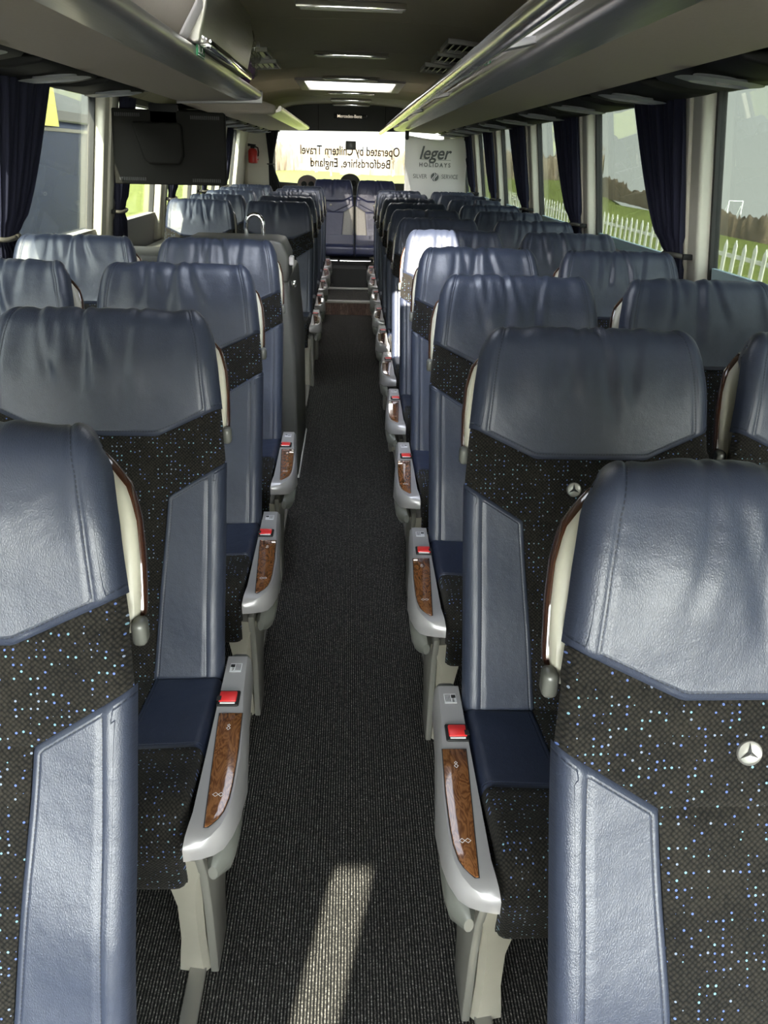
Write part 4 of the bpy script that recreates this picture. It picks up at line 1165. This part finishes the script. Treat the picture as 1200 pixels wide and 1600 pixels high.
for x in (-.12, .27): MB().box(x - .012, x + .012, -.25, -.19, .25, .285).build('bar_bracket', BLACKP, pl)

# ------------------------------------------------------------------ partition by the stairwell, hoop, ledge
pt_ = empty('stair_partition', (-.7, 4.0, 0), 'dark grey partition beside the left stairwell, behind the third left aisle seat', 'partition')
MB().prism([(.455, 0), (.455, .62), (.425, 1.0), (-.66, 1.0), (-.66, 0)], 'y', -.27, .50).build('partition_body', PARTIT, pt_, bevel=.02, seg=3)
MB().prism([(.425, .985), (.43, 1.10), (.40, 1.165), (.36, 1.172), (-.03, 1.172), (-.05, 1.15), (-.05, .985)], 'y', -.28, .02).build('upper_rail', PARTIT, pt_, bevel=.012, seg=3)
MB().prism([(-.03, 1.0), (-.03, 1.09), (-.66, 1.095), (-.66, 1.0)], 'y', -.26, .10).build('lower_rail', PARTIT, pt_, bevel=.012, seg=3)
MB().box(.43, .452, -.26, -.20, 1.06, 1.10).build('latch', LILAC, pt_, bevel=.006)
MB().box(.435, .458, -.22, -.18, .955, .985).build('latch', CHROME, pt_, bevel=.006)
hp = MB().tube([(-.49, 4.0, 1.12), (-.49, 4.0, 1.20)] + [(-.45 - .04 * math.cos(t), 4.0, 1.215 + .045 * math.sin(t)) for t in [math.pi * k / 12 for k in range(13)]] + [(-.41, 4.0, 1.20), (-.41, 4.0, 1.12)], .0105, 12).build('grab_hoop', CHROME, None, smooth='auto')
tag(hp, 'small chrome hoop handle standing on the grey stairwell partition', 'handle')
ed = box('stair_edge_strip', mat('strip_aluminium', (.62, .62, .60), .35, metal=.5), None, -.262, -.240, 3.74, 4.50, 0.0, .018, bevel=.003)
tag(ed, 'pale metal edge strip on the carpet at the foot of the stairwell partition', 'trim strip')

# seat rails on the floor
for s in (-1, 1):
    rr = MB().box(*sorted((s * .268, s * .302)), YF + .6, 8.28 if s > 0 else 3.70, 0, .012).build('seat_rail', SWL, None, bevel=.003)
    tag(rr, '%s hand metal floor rail that the aisle seat legs stand on' % ('right' if s > 0 else 'left'), 'floor rail', 'seat floor rails')
rr = MB().box(-.302, -.268, 5.0, 8.28, 0, .012).build('seat_rail', SWL, None, bevel=.003)
tag(rr, 'left rear metal floor rail beyond the stairwell partition', 'floor rail', 'seat floor rails')

# ------------------------------------------------------------------ monitor
tv = empty('hanging_monitor', (-1.02, 4.9, 1.54), 'dark flat monitor hanging from the left rack, its back with vents towards us', 'monitor')
MB().prism([(-.325, -.195), (.30, -.190), (.312, -.18), (.322, .18), (.31, .188), (-.305, .196)], 'y', 0.0, .05).build('monitor_casing', TVM, tv, bevel=.008, seg=3)
MB().prism([(-.19, .13), (.075, .13), (.085, .10), (.085, -.04), (.06, -.085), (-.11, -.085), (-.14, -.06)], 'y', -.045, .005).build('mount_cover', TVM, tv, bevel=.014, seg=3)
MB().box(-.10, .06, .0, .04, .11, .225).build('mount_arm', BLACKP, tv, bevel=.008)
for (x0, z0, nn) in ((-.29, .165, 13), (.13, .16, 15), (-.295, -.165, 14), (.12, -.165, 15)):
    v = MB()
    for k in range(nn): v.box(x0 + k * .011, x0 + k * .011 + .006, -.0035, .001, z0 - .009, z0 + .009)
    v.build('vent_slots', INK, tv)
MB().prism([(-.315, -.185), (.31, -.18), (.315, .18), (-.30, .188)], 'y', .05, .054).build('screen', INK, tv)

# ------------------------------------------------------------------ banner
bn = empty('hanging_banner', (.965, 9.52, 1.40), 'white hanging banner with grey lettering in front of the rear right window', 'banner')
V = []; F = []
for j in range(25):
    z = .355 - .80 * j / 24
    for i in range(41):
        u = i / 40; x = -.355 + .71 * u + .012 * (j / 24) * (1 if u < .5 else -.6)
        sag = -.035 * math.sin(math.pi * u) ** 1.5 * (1 if j == 0 else max(0, 1 - j / 4))
        V.append((x, .010 * math.sin(u * 7 + z * 2) + .006 * math.sin(u * 15), z + sag))
for j in range(24):
    for i in range(40): F.append((j * 41 + i, j * 41 + i + 1, (j + 1) * 41 + i + 1, (j + 1) * 41 + i))
o = MB().add(V, F).build('banner_sheet', POSTER, bn, smooth=True); md = o.modifiers.new('thick', 'SOLIDIFY'); md.thickness = .0015
def ontext(body, size, x, z, shear=0, bold=0, width=None, spacing=1.0, m=PRINTG):
    me = text_mesh(body, size, m, shear=shear, bold=bold, spacing=spacing)
    xsz = [v.co.x for v in me.vertices]; mid = (max(xsz) + min(xsz)) / 2; k = width / (max(xsz) - min(xsz)) if width else 1
    for v in me.vertices: v.co = Vector(((v.co.x - mid) * k, -v.co.z, v.co.y))
    return link('banner_lettering', me, None, bn, (x, -.022, z))
ontext('leger', .185, -.005, .178, shear=.28, bold=.003, width=.36)
ontext('HOLIDAYS', .058, -.010, .060, width=.35, spacing=1.5, bold=.0012)
ontext('SILVER', .062, -.172, -.060, width=.155)
ontext('SERVICE', .062, .165, -.058, width=.185)
for a_, b_, c_ in ((-.185, -.095, .117), (.02, .165, .112)): MB().box(a_, b_, -.024, -.021, c_, c_ + .003).build('banner_rule', PRINTG, bn)
lg = MB().lathe([(.044, 0), (.044, .002)], (-.005, -.021, -.062), 32, 'y'); lg.build('banner_roundel', PRINTG, bn)
for q in (-1, 1):
    V = []
    pts = [(-.006 + .020 * math.sin(t * math.pi * 2) * .8 + q * .011, .046 - .092 * t) for t in [k / 14 for k in range(15)]]
    for k, (x, z) in enumerate(pts):
        w = .0045 * math.sin(math.pi * (k + .5) / 15) + .0012
        V += [(x - w - .002, -.0245, z - .062), (x + w - .002, -.0245, z - .062)]
    MB().add(V, [(2 * k, 2 * k + 1, 2 * k + 3, 2 * k + 2) for k in range(14)]).build('roundel_swirl', WHITEINK, bn)
for x in (-.335, .325):
    MB().prism([(x - .022, .40), (x - .022, .325), (x - .012, .308), (x + .012, .308), (x + .022, .325), (x + .022, .40)], 'y', -.035, -.008).build('banner_clip', BLACKP, bn, bevel=.004)

# ------------------------------------------------------------------ outside
GZ = -1.40
def ground_mat(name, c1, c2, scale):
    m = bpy.data.materials.new(name); m.use_nodes = True; n = m.node_tree.nodes; L = m.node_tree.links; b = n['Principled BSDF']
    b.inputs['Roughness'].default_value = .95; b.inputs['Specular IOR Level'].default_value = .1
    t = n.new('ShaderNodeTexNoise'); t.inputs['Scale'].default_value = scale; t.inputs['Detail'].default_value = 6; tcn = n.new('ShaderNodeTexCoord'); L.new(tcn.outputs['Object'], t.inputs['Vector'])
    cr_ = n.new('ShaderNodeValToRGB'); cr_.color_ramp.elements[0].position = .35; cr_.color_ramp.elements[1].position = .68
    cr_.color_ramp.elements[0].color = (*c1, 1); cr_.color_ramp.elements[1].color = (*c2, 1)
    L.new(t.outputs['Fac'], cr_.inputs[0]); L.new(cr_.outputs[0], b.inputs['Base Color'])
    return m
HB_TAB = [(15.5, 130), (17, 85), (20, 66), (24, 46), (27, 38), (35, 30), (60, 24), (100, 24)]
N = 110
V = []; F = []
for j in range(N + 1):
    for i in range(N + 1):
        x = -200 + 420 * i / N; y = -60 + 330 * j / N
        az = math.degrees(math.atan2(x, y)); r_ = math.hypot(x, y)
        z = GZ + .15 * math.sin(x * .05) * math.cos(y * .04) * min(1, max(0, (abs(x) - 6) / 30))
        if az > 15.5: z -= min(14, .30 * max(0, r_ - lerp_tab(HB_TAB, az) - 2))
        V.append((x, y, z))
for j in range(N):
    for i in range(N): F.append((j * (N + 1) + i, j * (N + 1) + i + 1, (j + 1) * (N + 1) + i + 1, (j + 1) * (N + 1) + i))
g = MB().add(V, F).build('ground', ground_mat('meadow_grass', (.095, .112, .026), (.145, .16, .04), 1.5), None, smooth=True); g['kind'] = 'structure'
V = []; F = []
NK = 620; NR = 8
from mathutils import noise as NZ
for k in range(NK + 1):
    az = 16 + 64 * k / NK; R = lerp_tab(HB_TAB, az) + 1.0; a = math.radians(az)
    h_ = (1.2 + .55 * NZ.noise(Vector((k * .05, 0, 0))) + .45 * NZ.noise(Vector((k * .21, 3, 0))) + .30 * NZ.noise(Vector((k * .8, 5, 0)))) * (R / 66) ** .6
    for q in range(NR):
        t = q / (NR - 1); rr2 = R + 2.2 * t + .7 * NZ.noise(Vector((k * .35, q * .9, 2)))
        V.append((rr2 * math.sin(a), rr2 * math.cos(a), GZ - .2 + (h_ + .2) * math.sin(t * math.pi * .95)))
for k in range(NK):
    for q in range(NR - 1): F.append((k * NR + q, (k + 1) * NR + q, (k + 1) * NR + q + 1, k * NR + q + 1))
hg = MB().add(V, F).build('hedge', mat('winter_hedge', (.085, .062, .035), .95, noise=.5, nscale=3), None, smooth=True)
tag(hg, 'low brown winter hedge closing the field beyond the picket fence', 'hedge', kind='stuff')
yard = MB().box(-14, 3.2, -40, 20, GZ - .02, GZ + .02).build('ground_yard', mat('tarmac', (.11, .11, .105), .9, noise=.3, nscale=3), None); yard['kind'] = 'structure'

fn = empty('picket_fence', (9.2, 18, GZ), 'pale wooden picket fence running along the field edge outside the right windows', 'fence')
RAILW = mat('weathered_white_wood', (.42, .41, .36), .8, noise=.2, nscale=8)
for z in (.45, .95): MB().box(-.02, .02, -3, 34, z, z + .09).build('fence_rail', RAILW, fn)
pk = MB().prism([(-.08, 0), (.08, 0), (.08, 1.2), (0, 1.34), (-.08, 1.2)], 'x', -.05, -.022).mesh('fence_picket', RAILW)
for k in range(74): 
    o = link('fence_picket', pk, None, fn, (random.uniform(-.01, .01), -3 + k * .5, random.uniform(-.03, .03)))
gp = empty('goal_frame', (24.5, 52, GZ), 'small white goal frame far out on the field', 'goal')
MB().tube([(-.45, 0, 0), (-.45, 0, 1.0), (.45, 0, 1.0), (.45, 0, 0)], .035, 8).build('goal_posts', WHITEINK, gp)
for x in (-.45, .45): MB().tube([(x, .6, 0), (x, 0, 1.0)], .02, 8).build('goal_stay', WHITEINK, gp)

# trees: bare winter crowns
def bare_tree(seed, h):
    rg = random.Random(seed); br = MB(); tw = MB()
    def grow(p, d, L_, r, lvl):
        q = p + d * L_
        (br if lvl < 3 else tw).tube([p, (p + q) / 2 + Vector((rg.uniform(-1, 1), rg.uniform(-1, 1), 0)) * L_ * .05, q], [r, r * .8, r * .6], 5 if lvl < 2 else 3, caps=False)
        if lvl >= 5: return
        for _ in range(4 if lvl < 3 else 3):
            nd = (d + Vector((rg.uniform(-1, 1), rg.uniform(-1, 1), rg.uniform(-.25, .7))) * .75).normalized()
            grow(q - d * L_ * rg.uniform(0, .3), nd, L_ * rg.uniform(.55, .8), r * .55, lvl + 1)
    grow(Vector((0, 0, 0)), Vector((0, 0, 1)), h * .26, h * .028, 0)
    return br, tw
BARK = mat('bark', (.13, .105, .08), .9); TWIG = mat('bare_twigs', (.20, .15, .105), .9); HEDGE = mat('winter_woodland', (.15, .115, .075), .95, noise=.4, nscale=1.2)
tp = []
for k in range(3):
    b_, t_ = bare_tree(20 + k, 9.0)
    r = empty('bare_tree', (0, 0, 0), '', 'tree', 'bare trees across the field')
    b_.build('trunk', BARK, r); t_.build('twigs', TWIG, r); tp.append(r)
spots = [(30, 75, 1.0), (17, 128, .8), (-3, 130, .8), (-17, 135, .75), (7, 140, .7), (40, 140, 1.1), (-30, 130, .8)]
where = ['standing alone in the field beyond the fourth right window', 'behind the banner line right of the rear window', 'in the middle of the rear window view', 'at the left of the rear window view', 'right of the middle of the rear window view', 'on the skyline beyond the third right window', 'at the left edge of the rear window']
for i, (x, y, sc) in enumerate(spots):
    o = tp[i] if i < 3 else copy_tree(tp[i % 3])
    o.location = (x, y, GZ - .1); o.scale = (sc, sc, sc); o.rotation_euler = (0, 0, i * 1.3)
    o['label'] = 'bare winter tree ' + where[i]
# woodland belt on the skyline, nobody could count its trees
V = []; F = []; K = 600
from mathutils import noise as NZ
pth = []
for k in range(K + 1):
    a = math.radians(-62 + 80 * k / K)     # from left-rear round to the right
    R = 150 + 12 * math.sin(k * .075)
    pth.append((R * math.sin(a), 12 + R * math.cos(a)))
rows_ = 7
for k, (x, y) in enumerate(pth):
    hgt = 4.6 + 1.2 * NZ.noise(Vector((k * .09, 0, 0))) + .9 * NZ.noise(Vector((k * .33, 4, 0))) + .6 * NZ.noise(Vector((k * 1.1, 8, 0)))
    for j in range(rows_):
        t = j / (rows_ - 1)
        d = 3.5 * math.sin(math.pi * t) + 2 * NZ.noise(Vector((k * .9, j * 1.7, 1)))
        rx, ry = x, y - 12; L_ = math.hypot(rx, ry)
        z = GZ + hgt * math.sin(t * math.pi * .93)
        off_ = -6 + 14 * t
        V.append((x + rx / L_ * (off_ - d), y + ry / L_ * (off_ - d), z))
for k in range(K):
    for j in range(rows_ - 1): F.append((k * rows_ + j, (k + 1) * rows_ + j, (k + 1) * rows_ + j + 1, k * rows_ + j + 1))
o = MB().add(V, F).build('woodland', HEDGE, None, smooth=True)
tag(o, 'brown leafless woodland belt along the skyline behind the field', 'woodland', kind='stuff')

# the blue coach parked alongside on the left
bc_ = empty('parked_coach', (-2.75, 2.0, GZ), 'dark blue coach parked close alongside outside the left windows', 'coach')
BLUEP = mat('blue_coach_paint', (.012, .027, .080), .6, coat=.0)
MB().prism([(0, .35), (0, 3.12), (-.04, 3.15), (-2.46, 3.15), (-2.5, .35)], 'y', -8.0, 7.6).build('coach_body', BLUEP, bc_, bevel=.05, seg=3)
MB().prism([(-.01, 3.14), (-.05, 3.85), (-.25, 4.0), (-2.2, 4.0), (-2.45, 3.85), (-2.49, 3.14)], 'y', -7.9, 7.4).build('coach_roof', mat('coach_roof_grey', (.30, .33, .36), .4), bc_, bevel=.04)
for k in range(8):
    y = -7.4 + k * 1.86
    w_ = MB().prism([(y, 3.22), (y + .12, 3.16), (y + 1.58, 3.16), (y + 1.7, 3.22), (y + 1.7, 3.68), (y + 1.6, 3.74), (y + .1, 3.74), (y, 3.68)], 'x', -.03, .012).build('coach_window', mat('coach_window_frame', (.02, .025, .03), .2), bc_)
    MB().box(.012, .016, y + .10, y + 1.60, 3.24, 3.66).build('coach_pane', mat('coach_pane', (.14, .16, .17), .25), w_)
MB().add([(.02, 5.05, 3.72), (.02, 6.15, 3.76), (.02, 6.2, 3.10), (.02, 5.85, 3.10), (.02, 5.83, 3.48), (.02, 5.10, 3.46),
          (.03, 5.05, 3.72), (.03, 6.15, 3.76), (.03, 6.2, 3.10), (.03, 5.85, 3.10), (.03, 5.83, 3.48), (.03, 5.10, 3.46)],
         [(0, 1, 2, 3, 4, 5), (11, 10, 9, 8, 7, 6)] + [(i, (i + 1) % 6, 6 + (i + 1) % 6, 6 + i) for i in range(6)]).build('yellow_marking', mat('yellow_marking', (.85, .80, .20), .5), bc_)
MB().box(-.005, .006, -8, 7.6, 3.06, 3.09).build('coach_trim', GREYFRAME, bc_)
for y in (-5.0, 5.2):
    MB().lathe([(.30, -.02), (.50, -.02), (.50, .22), (.30, .24)], (0, 0, 0), 28).build('coach_wheel', RUBBER, bc_, smooth='auto').matrix_local = Matrix.Translation((-.2, y, .5)) @ Matrix.Rotation(math.radians(90), 4, 'Y')
